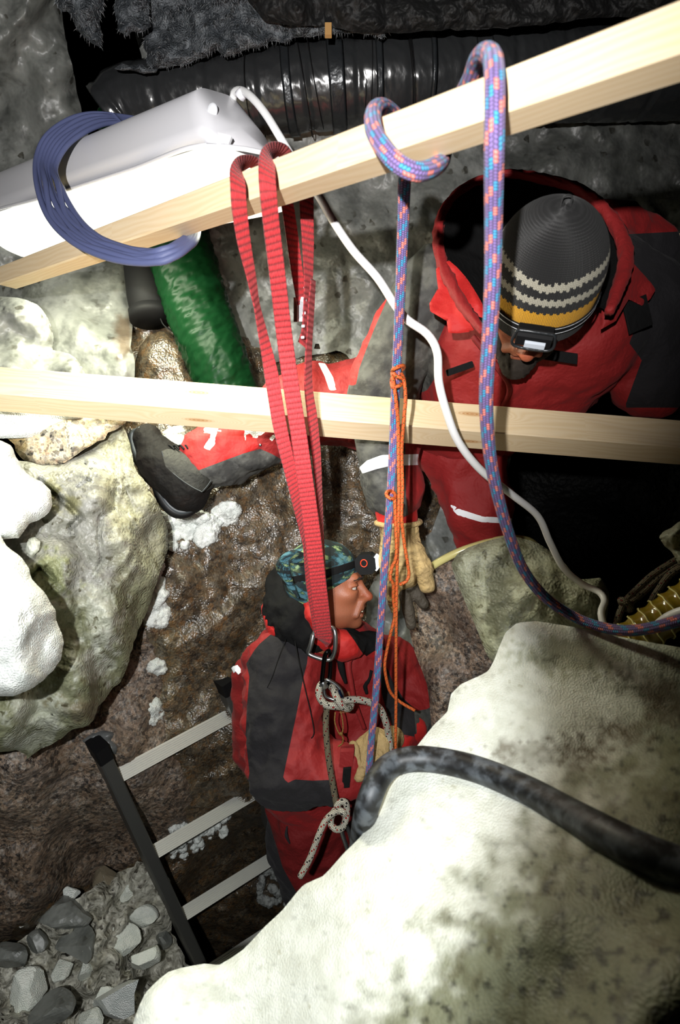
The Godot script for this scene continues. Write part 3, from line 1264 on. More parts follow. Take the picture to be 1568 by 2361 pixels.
	structure("ceiling", mass([[560, -160], [600, 40], [760, 62], [860, 78], [1000, 72], [1200, 62], [1400, 40], [1800, 30], [1800, -160]], [[600, 40, 1.52], [1000, 70, 1.52], [1700, 40, 1.6], [600, -100, 1.45], [1700, -100, 1.5]], {"step": 11.0, "rim": 50.0, "bulge": 0.04, "back": 0.4, "rough": 0.06, "fine": 0.03, "ridge": 0.03, "freq": 3.0, "jag": 6.0}), "dark_rock", "black ridged rock ceiling above the duct", "ceiling")
	var rub_col := func(x: float, y: float, p: Vector3) -> Color:
		var k := 1.1 + 0.6 * blot(p, 6.0, 0.0, 0.45)
		var c := Color(k, k, k * 0.95)
		return c.lerp(Color(0.5, 0.48, 0.44), blot(p, 4.0, 0.1, 0.4, 2.0) * 0.8)
	structure("floor", mass([[-330, 2240], [30, 2180], [110, 2100], [210, 2050], [330, 1985], [375, 2050], [400, 2150], [440, 2230], [520, 2300], [480, 2640], [-330, 2640]], [[-50, 2250, 1.65], [150, 2090, 1.72], [330, 2000, 1.85], [430, 2230, 1.95], [200, 2300, 1.7], [0, 2420, 1.5], [450, 2420, 1.7]], {"step": 7.0, "rim": 50.0, "bulge": 0.04, "back": 0.3, "rough": 0.06, "fine": 0.06, "ridge": 0.03, "freq": 5.0, "jag": 14.0, "col": rub_col}), "rubble", "frozen rubble of grey ice and grit at the foot of the ladder", "rubble")

	# the near rock, white ice with frozen grit and painted shade at lower right
	var near_col := func(x: float, y: float, p: Vector3) -> Color:
		var c := Color(1.0, 1.0, 0.97)
		var grit := smoothstep(-10.0, 170.0, (x - 960.0) * 0.62 + (y - 2110.0) * 0.55 + 130.0 * n_mid.get_noise_2d(x * 0.5, y * 0.5))  # edge follows the shadow line: the dark grit colour doubles as painted shade
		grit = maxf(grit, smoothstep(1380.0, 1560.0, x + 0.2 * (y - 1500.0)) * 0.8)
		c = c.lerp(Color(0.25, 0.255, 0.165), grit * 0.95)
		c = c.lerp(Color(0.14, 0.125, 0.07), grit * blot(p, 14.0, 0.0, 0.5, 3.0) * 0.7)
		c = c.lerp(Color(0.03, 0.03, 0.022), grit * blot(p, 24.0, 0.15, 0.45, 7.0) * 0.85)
		var smear := maxf(maxf(spot(x, y, 1330, 1735, 80, 45), spot(x, y, 1430, 1690, 70, 30)), maxf(spot(x, y, 1240, 1740, 60, 40) * 0.7, spot(x, y, 1170, 1740, 45, 38) * 0.8))
		smear = maxf(smear, spot(x, y, 1530, 1620, 60, 70) * 0.9)
		c = c.lerp(Color(0.17, 0.135, 0.09), smear * 0.85 * (0.55 + 0.6 * blot(p, 30.0, -0.3, 0.3)))
		c = c.lerp(Color(0.42, 0.42, 0.28), spot(x, y, 1330, 1510, 150, 50) * 0.7)
		c = c.lerp(Color(0.14, 0.14, 0.09), (spot(x, y, 1270, 1520, 60, 20) + spot(x, y, 1440, 1560, 80, 50)) * blot(p, 26.0, -0.2, 0.4) * 0.8)
		c = c.lerp(Color(0.45, 0.45, 0.42), blot(p, 34.0, 0.35, 0.6, 11.0) * 0.55)
		c = c.lerp(Color(0.62, 0.62, 0.58), spot(x, y, 480, 2290, 70, 40) * 0.6)
		return c
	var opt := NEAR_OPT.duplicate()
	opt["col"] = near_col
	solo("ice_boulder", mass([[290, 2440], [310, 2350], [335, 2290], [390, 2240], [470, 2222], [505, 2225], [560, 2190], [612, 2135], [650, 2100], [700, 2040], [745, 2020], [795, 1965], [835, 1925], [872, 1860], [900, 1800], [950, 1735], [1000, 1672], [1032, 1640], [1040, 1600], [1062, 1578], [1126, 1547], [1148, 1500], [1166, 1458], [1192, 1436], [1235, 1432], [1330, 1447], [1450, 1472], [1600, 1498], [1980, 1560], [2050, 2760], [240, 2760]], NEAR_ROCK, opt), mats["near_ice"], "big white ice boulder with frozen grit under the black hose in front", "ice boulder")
	solo("ice_boulder", mass([[1040, 1300], [1080, 1262], [1170, 1236], [1240, 1252], [1300, 1296], [1335, 1336], [1385, 1332], [1404, 1362], [1400, 1420], [1360, 1500], [1150, 1540], [1095, 1440]], [[1060, 1300, 1.52], [1200, 1250, 1.5], [1250, 1400, 1.4], [1395, 1380, 1.38]], {"step": 7.0, "rim": 50.0, "bulge": 0.05, "back": 0.2, "rough": 0.02, "fine": 0.012, "freq": 5.0, "col": func(x: float, y: float, p: Vector3) -> Color:
		var c := Color(0.52, 0.52, 0.44).lerp(Color(0.22, 0.21, 0.15), blot(p, 9.0, 0.0, 0.4) * 0.8)
		c = c.lerp(Color(0.10, 0.10, 0.08), maxf(spot(x, y, 1150, 1390, 40, 100), maxf(spot(x, y, 1250, 1318, 14, 12), spot(x, y, 1283, 1326, 12, 10))) * 0.7)
		return c}), mats["dirty_ice"], "grey spotted ice boulder under the end of the white cable", "ice boulder")
	solo("granite_boulder", mass([[940, 1420], [962, 1350], [990, 1310], [1040, 1290], [1110, 1275], [1165, 1300], [1175, 1480], [1150, 1560], [1080, 1600], [1040, 1680], [1000, 1700], [985, 1580], [955, 1500]], [[960, 1450, 1.72], [1050, 1310, 1.62], [1150, 1400, 1.5], [1030, 1600, 1.6]], {"step": 7.0, "rim": 50.0, "bulge": 0.06, "back": 0.25, "rough": 0.025, "fine": 0.012, "freq": 4.0, "col": func(x: float, y: float, p: Vector3) -> Color:
		return Color(1.0, 0.98, 0.95).lerp(Color(0.25, 0.22, 0.2), blot(p, 6.0, 0.1, 0.5) * 0.8)}), mats["pink_granite"], "pinkish speckled granite boulder below the hanging glove", "boulder")
	solo("grey_rock", mass([[850, 1360], [890, 1310], [930, 1400], [965, 1470], [1000, 1560], [1020, 1660], [960, 1700], [880, 1560], [845, 1460]], [[870, 1350, 1.95], [1000, 1600, 1.85]], {"step": 8.0, "rim": 40.0, "bulge": 0.05, "back": 0.2, "rough": 0.03, "fine": 0.01, "freq": 4.0, "col": func(x: float, y: float, p: Vector3) -> Color:
		var k := 0.55 - 0.25 * blot(p, 6.0, 0.0, 0.4)
		return Color(k, k, k)}), mats["grey_ice"], "smooth grey rock in front of the lower person's face", "rock")
	# blocks at the left
	var block := func(x: float, y: float, p: Vector3) -> Color:
		var k := 0.80 - 0.2 * blot(p, 5.0, 0.0, 0.5)
		var c := Color(k, k, k * 0.97)
		return c.lerp(Color(0.30, 0.30, 0.22), blot(p, 15.0, 0.25, 0.5) * smoothstep(740.0, 800.0, y) * 0.7)
	solo("ice_block", mass([[-260, 690], [-20, 684], [40, 686], [85, 702], [112, 735], [124, 778], [120, 806], [160, 814], [184, 838], [200, 880], [190, 960], [-260, 960]], [[0, 720, 1.62], [120, 790, 1.66], [190, 870, 1.56], [0, 900, 1.5]], {"step": 6.0, "rim": 40.0, "bulge": 0.06, "back": 0.2, "rough": 0.03, "fine": 0.012, "freq": 4.0, "jag": 3.0, "col": block}), mats["grey_ice"], "rounded grey ice block above the lower beam's left end", "ice block")
	solo("granite_slab", mass([[-260, 1005], [60, 995], [190, 945], [240, 930], [300, 955], [292, 975], [268, 992], [248, 998], [240, 1012], [195, 1035], [150, 1066], [105, 1074], [60, 1064], [35, 1040], [15, 1010], [-260, 1030]], [[0, 1020, 1.42], [290, 960, 1.5], [120, 1060, 1.4]], {"step": 5.0, "rim": 20.0, "bulge": 0.02, "back": 0.06, "rough": 0.012, "fine": 0.006, "freq": 6.0, "jag": 4.0, "col": func(x: float, y: float, p: Vector3) -> Color:
		return Color(1, 1, 1).lerp(Color(0.5, 0.42, 0.2), spot(x, y, 30, 1025, 40, 30) * 0.8)}), mats["pale_granite"], "pale speckled granite slab jutting out under the lower beam", "slab")
	solo("ice_block", mass([[-260, 925], [60, 930], [160, 936], [196, 948], [190, 968], [150, 985], [100, 1002], [50, 1010], [-260, 1012]], [[0, 960, 1.42], [190, 960, 1.45], [0, 1010, 1.38]], {"step": 6.0, "rim": 26.0, "bulge": 0.04, "back": 0.1, "rough": 0.01, "fine": 0.004, "freq": 4.0, "col": func(x: float, y: float, p: Vector3) -> Color:
		return Color(0.92, 0.92, 0.94)}), mats["snow"], "smooth white ice lying on the pale granite slab", "ice block")
	var big_col := func(x: float, y: float, p: Vector3) -> Color:
		var lav := Color(0.60, 0.585, 0.62)
		var olive := Color(0.60, 0.57, 0.46)
		var white := Color(1.0, 1.0, 0.98)
		var c := lav
		var right := smoothstep(225.0, 262.0, x + 26.0 * n_mid.get_noise_2d(x, y) - (y - 1150.0) * 0.12)
		c = c.lerp(olive, right * (0.55 + 0.45 * blot(p * Vector3(1.0, 0.35, 1.0), 9.0, -0.4, 0.3)))
		c = c.lerp(Color(0.85, 0.84, 0.78), right * blot(p * Vector3(1.6, 0.3, 1.6), 14.0, 0.0, 0.4, 8.0) * 0.7)
		var low := smoothstep(1330.0, 1400.0, y + 0.25 * x - 60.0)
		c = c.lerp(Color(0.50, 0.50, 0.36), low)
		c = c.lerp(white, spot(x, y, 235, 1430, 50, 90) + spot(x, y, 215, 1530, 55, 50))
		c = c.lerp(white, clampf(spot(x, y, 90, 1640, 80, 60) + spot(x, y, 60, 1710, 60, 30), 0.0, 1.0) * 0.9)
		c = c.lerp(Color(0.35, 0.28, 0.2), spot(x, y, 190, 1640, 40, 35) * 0.8)
		c = c.lerp(Color(0.42, 0.36, 0.22), spot(x, y, 130, 1620, 40, 26) * blot(p, 40.0, -0.2, 0.3) * 0.8)
		c = c.lerp(Color(0.48, 0.50, 0.28), spot(x, y, 110, 1330, 55, 70) * 0.9)
		c = c.lerp(Color(0.45, 0.42, 0.22), maxf(spot(x, y, 120, 1130, 22, 36), spot(x, y, 165, 1165, 20, 28)) * 0.8)
		c = c.lerp(Color(0.10, 0.10, 0.08), blot(p, 26.0, 0.36, 0.6, 6.0) * (1.0 - right) * 0.5)
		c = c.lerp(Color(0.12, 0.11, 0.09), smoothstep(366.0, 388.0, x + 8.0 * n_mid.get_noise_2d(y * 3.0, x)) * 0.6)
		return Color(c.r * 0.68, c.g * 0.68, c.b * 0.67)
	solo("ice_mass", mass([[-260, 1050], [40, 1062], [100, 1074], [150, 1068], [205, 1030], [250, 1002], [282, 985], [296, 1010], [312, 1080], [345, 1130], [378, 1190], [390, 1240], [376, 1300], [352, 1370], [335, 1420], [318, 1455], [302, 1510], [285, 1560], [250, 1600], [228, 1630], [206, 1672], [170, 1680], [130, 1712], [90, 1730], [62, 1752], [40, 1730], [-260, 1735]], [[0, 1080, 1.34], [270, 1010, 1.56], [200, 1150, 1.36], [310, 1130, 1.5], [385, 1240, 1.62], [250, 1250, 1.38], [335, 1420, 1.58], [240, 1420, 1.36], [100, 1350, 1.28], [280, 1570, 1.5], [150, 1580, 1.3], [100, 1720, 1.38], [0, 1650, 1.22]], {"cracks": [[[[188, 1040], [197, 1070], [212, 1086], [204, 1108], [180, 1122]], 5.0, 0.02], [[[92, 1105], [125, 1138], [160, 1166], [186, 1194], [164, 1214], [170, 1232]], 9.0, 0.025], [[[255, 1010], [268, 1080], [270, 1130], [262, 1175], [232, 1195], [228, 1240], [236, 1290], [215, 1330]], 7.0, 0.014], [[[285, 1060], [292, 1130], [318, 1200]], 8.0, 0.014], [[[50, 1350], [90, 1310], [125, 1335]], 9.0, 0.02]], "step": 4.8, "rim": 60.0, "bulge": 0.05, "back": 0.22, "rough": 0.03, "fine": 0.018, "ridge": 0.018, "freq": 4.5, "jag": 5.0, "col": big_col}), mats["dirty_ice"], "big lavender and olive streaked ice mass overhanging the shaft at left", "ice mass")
	solo("snow_lump", mass([[-260, 1005], [0, 1014], [24, 1024], [36, 1052], [60, 1088], [95, 1112], [114, 1132], [120, 1168], [104, 1192], [70, 1208], [54, 1226], [44, 1238], [10, 1242], [-260, 1240]], [[0, 1050, 1.2], [110, 1150, 1.22], [0, 1220, 1.14]], {"step": 4.5, "rim": 34.0, "bulge": 0.05, "back": 0.1, "rough": 0.014, "fine": 0.01, "freq": 9.0, "jag": 5.0}), mats["snow"], "upper of two snow lumps at the left edge, below the granite slab", "snow lump")
	solo("snow_lump", mass([[-260, 1225], [0, 1234], [14, 1256], [50, 1286], [66, 1310], [72, 1335], [100, 1365], [128, 1405], [132, 1432], [147, 1482], [140, 1520], [112, 1558], [72, 1588], [40, 1602], [0, 1606], [-260, 1610]], [[0, 1280, 1.06], [140, 1490, 1.1], [0, 1590, 1.0], [0, 1450, 0.98]], {"step": 5.0, "rim": 60.0, "bulge": 0.07, "back": 0.12, "rough": 0.014, "fine": 0.008, "freq": 8.0, "jag": 4.0}), mats["snow"], "bigger lower snow lump at the left edge, thick and bright white", "snow lump")
	solo("pebble", mass([[58, 1262], [66, 1242], [80, 1238], [93, 1248], [90, 1268], [72, 1288], [62, 1282]], [[75, 1262, 1.24]], {"step": 3.0, "rim": 16.0, "bulge": 0.015, "back": 0.02}), mats["dirty_ice"], "small egg-shaped pebble of ice between the two snow lumps", "pebble")
	solo("rock_fragment", mass([[176, 1712], [200, 1694], [240, 1684], [262, 1690], [258, 1706], [272, 1722], [266, 1740], [240, 1736], [215, 1722]], [[220, 1710, 1.60]], {"step": 4.0, "rim": 16.0, "bulge": 0.02, "back": 0.03, "rough": 0.01, "fine": 0.01, "freq": 9.0, "jag": 3.0, "col": func(x: float, y: float, p: Vector3) -> Color:
		return Color(0.35, 0.35, 0.36)}), mats["grey_ice"], "grey rock fragment under the ice mass just above the ladder's top", "rock")
	solo("icy_rock", mass([[1520, 1238], [1530, 1226], [1550, 1216], [1580, 1196], [1640, 1190], [1640, 1310], [1566, 1300], [1548, 1270], [1530, 1258]], [[1560, 1240, 1.2]], {"step": 5.0, "rim": 24.0, "bulge": 0.03, "back": 0.08, "rough": 0.02, "fine": 0.015, "freq": 8.0, "jag": 4.0, "col": func(x: float, y: float, p: Vector3) -> Color:
		return Color(0.5, 0.5, 0.45)}), mats["dirty_ice"], "grey icy rock at the right edge above the knotted rope", "rock")
	solo("brown_rock", mass([[310, 840], [322, 800], [340, 775], [372, 762], [400, 770], [425, 800], [440, 850], [470, 900], [480, 980], [360, 1000], [300, 960]], [[380, 850, 1.9]], {"step": 7.0, "rim": 40.0, "bulge": 0.08, "back": 0.1, "rough": 0.02, "fine": 0.01, "freq": 5.0, "col": func(x: float, y: float, p: Vector3) -> Color:
		return Color(0.42, 0.40, 0.37)}), mats["brown_granite"], "brown rock knob beside the foot of the green duct", "rock")
	# thin patches of snow and ice on the shaft wall
	var patch_no := 0
	for q in [["big snow patch right below the boot's heel", [[385, 1195], [430, 1188], [470, 1196], [440, 1225], [420, 1262], [398, 1250]]], ["tall snow patch right of the boot's heel", [[470, 1205], [488, 1196], [497, 1210], [492, 1240], [470, 1255], [460, 1235]]], ["snow patch under the trouser leg by the straps", [[500, 1180], [522, 1164], [545, 1176], [538, 1192], [515, 1200]]], ["snow streak above the boot's toe", [[388, 1010], [402, 996], [420, 1006], [428, 1030], [412, 1045], [395, 1035]]], ["white ice tongue at the tip of the streaked ice mass", [[352, 1330], [374, 1300], [380, 1370], [388, 1440], [365, 1440], [336, 1430], [345, 1380]]], ["small snow dab left of the wet rock streak", [[340, 1532], [362, 1526], [378, 1534], [372, 1544], [350, 1546]]], ["narrow upright snow mark above the ladder's top rung", [[346, 1630], [356, 1618], [366, 1640], [366, 1668], [350, 1668]]], ["snow ledge behind the second rung", [[386, 1915], [420, 1888], [480, 1882], [524, 1868], [534, 1900], [510, 1935], [460, 1955], [420, 1978], [388, 1990], [400, 1950]]], ["dull ice sheet low behind the ladder's third rung", [[590, 2050], [610, 2000], [650, 1985], [680, 2050], [660, 2090], [600, 2080]]]]:
		var o: Array = q[1]
		var c := Vector2.ZERO
		for e in o:
			c += Vector2(e[0], e[1]) / o.size()
		if patch_no != 4 and patch_no < 7:
			var bigger := []
			for e in o:
				var w := c + (Vector2(e[0], e[1]) - c) * 1.3
				bigger.append([w.x, w.y])
			o = bigger
		var flat_poly := PackedVector2Array()
		var low := Vector2.INF
		var high := -Vector2.INF
		for e in o:
			flat_poly.append(Vector2(e[0], e[1]))
			low = low.min(Vector2(e[0], e[1]))
			high = high.max(Vector2(e[0], e[1]))
		var area := (high.x - low.x) * (high.y - low.y)
		var blobs := []
		var tries := 0
		while blobs.size() < clampi(int(area / 55.0), 9, 60) and tries < 900:
			tries += 1
			var w := Vector2(rng.randf_range(low.x, high.x), rng.randf_range(low.y, high.y))
			if Geometry2D.is_point_in_polygon(w, flat_poly):
				var r := rng.randf_range(0.006, 0.015)
				blobs.append(["ell", P(w.x, w.y, pit_depth(w.x, w.y) - 0.002), Vector3(r * rng.randf_range(0.8, 1.6), r * rng.randf_range(0.6, 1.1), r * 0.9), Basis.from_euler(Vector3(rng.randf() * 3.0, rng.randf() * 3.0, rng.randf() * 3.0)), 0.012])
		var tone := 0.36 if patch_no == 8 else 0.85
		var pm := nets(blobs, 0.0042, 0.012)
		crumple(pm, 0.005, 40.0, 0.003, 6000.0)
		for p in pm.v:
			var k := tone - 0.25 * blot(p, 20.0, 0.0, 0.5)
			pm.c.append(Color(k, k, k))
		solo("snow_patch", pm, mats["snow"], q[0], "snow")
		patch_no += 1
	build_frost()
	build_rubble()


func build_frost() -> void:
	var col := func(x: float, y: float, p: Vector3) -> Color:
		var k := 0.62 + 0.5 * blot(p * Vector3(3.0, 0.6, 1.0), 5.0, -0.1, 0.5)
		return Color(k * 0.96, k * 0.98, k)
	var crystal := tube([Vector3.ZERO, Vector3(0, 0.5, 0), Vector3(0, 1, 0)], [0.16, 0.11, 0.01], 5)
	var rows := [["frost_tongue", [[100, -330], [130, 5], [150, 30], [166, 44], [178, 66], [192, 84], [214, 98], [232, 116], [231, 78], [234, 40], [246, -10], [250, -330]], [[180, 0, 1.5], [220, 100, 1.54]], "long ragged frost tongue hanging left of the dark gap", 900],
		["frost_tongue", [[262, -330], [266, 20], [272, 52], [270, 66], [285, 76], [298, 84], [304, 70], [325, 76], [345, 60], [345, -330]], [[300, 0, 1.55]], "short frost tongue between the dark gap and the frosted ceiling", 500],
		["frost_sheet", [[330, -330], [332, 60], [336, 140], [352, 160], [420, 152], [470, 128], [500, 120], [520, 132], [560, 118], [610, 104], [640, 96], [700, 88], [760, 82], [820, 78], [860, 84], [900, 74], [950, -330]], [[340, 100, 1.62], [600, 60, 1.58], [850, 50, 1.55], [600, -80, 1.48]], "wide grey hoarfrost sheet above the black duct", 5000]]
	for q in rows:
		var body := mass(q[1], q[2], {"step": 6.0, "rim": 24.0, "bulge": 0.03, "back": 0.08, "rough": 0.04, "fine": 0.02, "ridge": 0.02, "freq": 6.0, "jag": 10.0, "col": col})
		var t := thing(q[0], q[3], "hoarfrost", body.base())
		part("sheet", body, mats["frost"], t)
		var mm := MultiMesh.new()
		mm.transform_format = MultiMesh.TRANSFORM_3D
		mm.mesh = crystal.mesh(Vector3.ZERO)
		mm.instance_count = q[4]
		for k in q[4]:
			var at := rng.randi_range(0, body.v.size() / 2 - 1)
			var y := (body.n[at] * 0.7 + Vector3(rng.randfn() * 0.3, -0.9 + rng.randfn() * 0.3, rng.randfn() * 0.3)).normalized()
			var x := y.cross(Vector3(0.3, 0.2, 0.9)).normalized()
			var len := rng.randf_range(0.003, 0.013)
			var wd := len * rng.randf_range(0.12, 0.3)
			mm.set_instance_transform(k, Transform3D(Basis(x * wd, y * len, x.cross(y) * wd), body.v[at] - offset_of(t)))
		var mi := MultiMeshInstance3D.new()
		mi.name = "crystals"
		mi.multimesh = mm
		mi.material_override = mats["frost_crystal"]
		mi.set_meta("kind", "stuff")
		t.add_child(mi)
	# frost crust where the duct turns
	solo("frost_crust", mass([[262, 156], [280, 146], [300, 150], [325, 144], [340, 158], [365, 156], [360, 168], [330, 170], [300, 164], [272, 164]], [[310, 156, 1.62]], {"step": 3.0, "rim": 8.0, "bulge": 0.02, "back": 0.03, "rough": 0.02, "fine": 0.02, "freq": 16.0, "jag": 6.0}), mats["frost"], "crumbly frost crust on top of the duct's bend", "hoarfrost")


func build_rubble() -> void:
	var spots := [[255, 2290, 62, 44, 1.58, "sharp upright white ice shard at the foot of the rubble", 0.75, 3], [240, 2300, 26, 26, 1.62, "small grey chunk tucked just left behind the white ice shard", 0.5, 4], [65, 2285, 44, 50, 1.55, "pale ice lump at the picture's lower left edge", 0.55, 5], [47, 2120, 20, 24, 1.66, "small pale ice cube on the rubble's upper left rim", 0.6, 6], [165, 2062, 18, 26, 1.72, "small upright ice chip on the rubble's upper rim", 0.6, 7], [245, 2025, 30, 26, 1.8, "brown angular stone at the rubble's top", 0.25, 8], [195, 2240, 18, 34, 1.64, "narrow grey ice chip in the middle of the rubble", 0.45, 9], [280, 2170, 44, 34, 1.72, "angular grey chunk in the rubble's middle, left of the ladder's third rung", 0.45, 10], [150, 2110, 70, 30, 1.66, "broad flat grey stone across the upper rubble", 0.32, 11], [185, 2180, 60, 26, 1.64, "broad dull grey chunk directly above the narrow ice chip", 0.3, 12], [330, 2210, 40, 44, 1.74, "light grey chunk left of the ladder rail's lowest visible stretch", 0.5, 13], [120, 2330, 50, 40, 1.5, "dark grey chunk between the pale lump and the white shard", 0.3, 14], [30, 2200, 40, 30, 1.6, "dark chunk at the picture's left edge below the small pale cube", 0.28, 15], [330, 2120, 34, 30, 1.78, "mid grey chunk left of the rail, between second and third rungs", 0.4, 16], [215, 2345, 30, 20, 1.52, "low grey chunk at the picture's bottom edge under the white shard", 0.4, 17], [90, 2170, 30, 22, 1.62, "dark chunk just below and right of the small pale cube", 0.34, 18], [360, 2045, 30, 22, 1.85, "grey chunk at the rubble's upper end touching the ladder's left rail", 0.42, 19], [300, 2060, 26, 20, 1.8, "light chunk right of the brown angular stone at the rubble's top", 0.5, 20], [375, 2165, 20, 30, 1.86, "narrow grey chunk beside the ladder's left rail at the third rung", 0.36, 21], [140, 2240, 30, 18, 1.6, "small dull chunk left of the narrow ice chip", 0.4, 22]]
	for q in spots:
		var d: float = q[4]
		var m := lump(P(q[0], q[1], d + 0.012), Vector3(q[2], q[3], q[2] * 0.8) * d / F * 1.1, q[7], 30, 11, 0.22)
		if q[7] == 3:
			m = bar(P(232, 2318, d), P(252, 2318, d - 0.05), cam_dir(1, 0.1, 0), cam_dir(0, 1, 0.2), [Vector2(-0.02, 0.02), Vector2(0.0, -0.03), Vector2(0.036, -0.052), Vector2(0.066, -0.035), Vector2(0.07, 0.03), Vector2(0.085, 0.075), Vector2(0.05, 0.06)], 1)
		var c: float = q[6]
		m = flat(m)
		m.c.resize(m.v.size())
		m.c.fill(Color(c * 1.5 + 0.15, c * 1.5 + 0.15, c * 1.42 + 0.14))
		if q[7] == 8:
			m.c.fill(Color(0.60, 0.48, 0.34))
		solo("ice_chunk", m, mats["snow" if c > 0.38 else "grey_ice"], q[5], "ice chunk", "ice chunks in the rubble")


# ---------------------------------------------------------------- ducts, lamp, beams
func build_ducts() -> void:
	var wob := func(u: float, l: float) -> float:
		var a := u * TAU
		var q := Vector3(cos(a) * 0.9, sin(a) * 0.9, l * 9.0)
		var r := n_ridge.get_noise_3dv(q * Vector3(2.2, 2.2, 0.9))
		return 0.0035 * r + 0.002 * n_ridge.get_noise_3dv(q * 4.0) - 0.005 * smoothstep(0.86, 1.0, sin(l * 42.0))
	var axis := smooth_path(pts([[255, 275, 1.78], [300, 240, 1.77], [400, 228, 1.76], [520, 218, 1.75], [660, 206, 1.74], [800, 190, 1.73], [1000, 176, 1.73], [1250, 170, 1.76], [1480, 168, 1.8], [1750, 160, 1.85]]), 0.007)
	var t := thing("air_duct", "thick air duct wrapped in black plastic film behind the upper beam", "duct", P(700, 290, 1.74))
	part("film_wrap", tube(axis, [0.095, 0.106, 0.112, 0.118, 0.122, 0.125, 0.126, 0.128, 0.13], 64, false, 1.0, wob), mats["black_film"], t)
	for q in [[0.27, 0.035, 0.121], [0.335, 0.05, 0.124], [0.40, 0.03, 0.127], [0.47, 0.026, 0.128]]:
		var i0 := int(axis.size() * q[0])
		var i1 := mini(axis.size() - 1, i0 + int(q[1] / 0.007))
		part("tape_band", tube(axis.slice(i0, i1), [q[2] + 0.002], 64, false, 1.0, func(u: float, l: float) -> float: return 0.004 * n_ridge.get_noise_3d(cos(u * TAU) * 2.0, sin(u * TAU) * 2.0, l * 8.0 + q[0] * 40.0)), mats["grey_tape"], t)
	for f in [0.225, 0.30, 0.315, 0.385, 0.39, 0.44, 0.445, 0.45, 0.52, 0.55]:
		var i0 := int(axis.size() * f)
		var tilt := Vector3(rng.randfn(), rng.randfn(), rng.randfn()) * 0.006
		var ring := []
		var tan: Vector3 = (axis[i0 + 1] - axis[i0]).normalized()
		var ux := tan.cross(Vector3.UP).normalized()
		var uy := ux.cross(tan)
		for s in 40:
			var a := TAU * s / 40
			ring.append(axis[i0] + (ux * cos(a) + uy * sin(a)) * (0.127 + 0.004 * sin(a * 3.0 + f * 90.0)) + tan * (0.012 * sin(a + f * 50.0)) + tilt)
		part("tie_string", tube(ring, [0.0016], 6, true), mats["black_plastic"], t)
	var g := thing("air_duct", "dark green film-wrapped duct rising behind the lamp to the black duct", "duct", P(520, 900, 1.85))
	part("film_wrap", tube(smooth_path(pts([[535, 930, 1.84], [500, 830, 1.82], [462, 730, 1.82], [425, 610, 1.82], [385, 480, 1.82], [335, 370, 1.82], [290, 270, 1.84]]), 0.006), [0.092, 0.094, 0.098, 0.1, 0.1, 0.098, 0.09], 64, false, 1.0, func(u: float, l: float) -> float:
		var q := Vector3(cos(u * TAU) * 0.9, sin(u * TAU) * 0.9, l * 11.0)
		return 0.006 * n_ridge.get_noise_3dv(q * Vector3(1.6, 1.6, 1.2)) + 0.005 * n_ridge.get_noise_3dv(q * 4.0)), mats["green_film"], g)
	# black fitting next to the green duct
	var b := thing("pipe_end", "black capped pipe end hanging between the ice wall and the green duct", "pipe", P(345, 735, 1.86))
	part("pipe", tube(pts([[322, 540, 1.9], [330, 600, 1.89], [340, 680, 1.88], [347, 722, 1.87]]), [0.062, 0.064, 0.066, 0.064], 32, false), mats["black_plastic"], b)
	part("cap_rim", tube(pts([[346, 716, 1.87], [349, 738, 1.866]]), [0.069, 0.068], 32, false), mats["black_plastic"], b)
	part("wire", tube(smooth_path(pts([[370, 735, 1.84], [378, 750, 1.83], [395, 762, 1.84], [412, 768, 1.86]]), 0.01), [0.0022], 8), mats["black_plastic"], b)


var lamp_ends := []


func lamp_point(t: float, u: float, h: float) -> Vector3:
	# t along the fitting from its near end, u across it (0..1), h from the rim (0) up to the back (1) or down into the diffuser (-1)
	var ring := []
	for e in 2:
		var q: Array = lamp_ends[e]
		ring.append((q[0] as Vector3).lerp(q[1], u) + ((q[2] as Vector3).lerp(q[3], u) - (q[0] as Vector3).lerp(q[1], u)) * h)
	return (ring[0] as Vector3).lerp(ring[1], t)


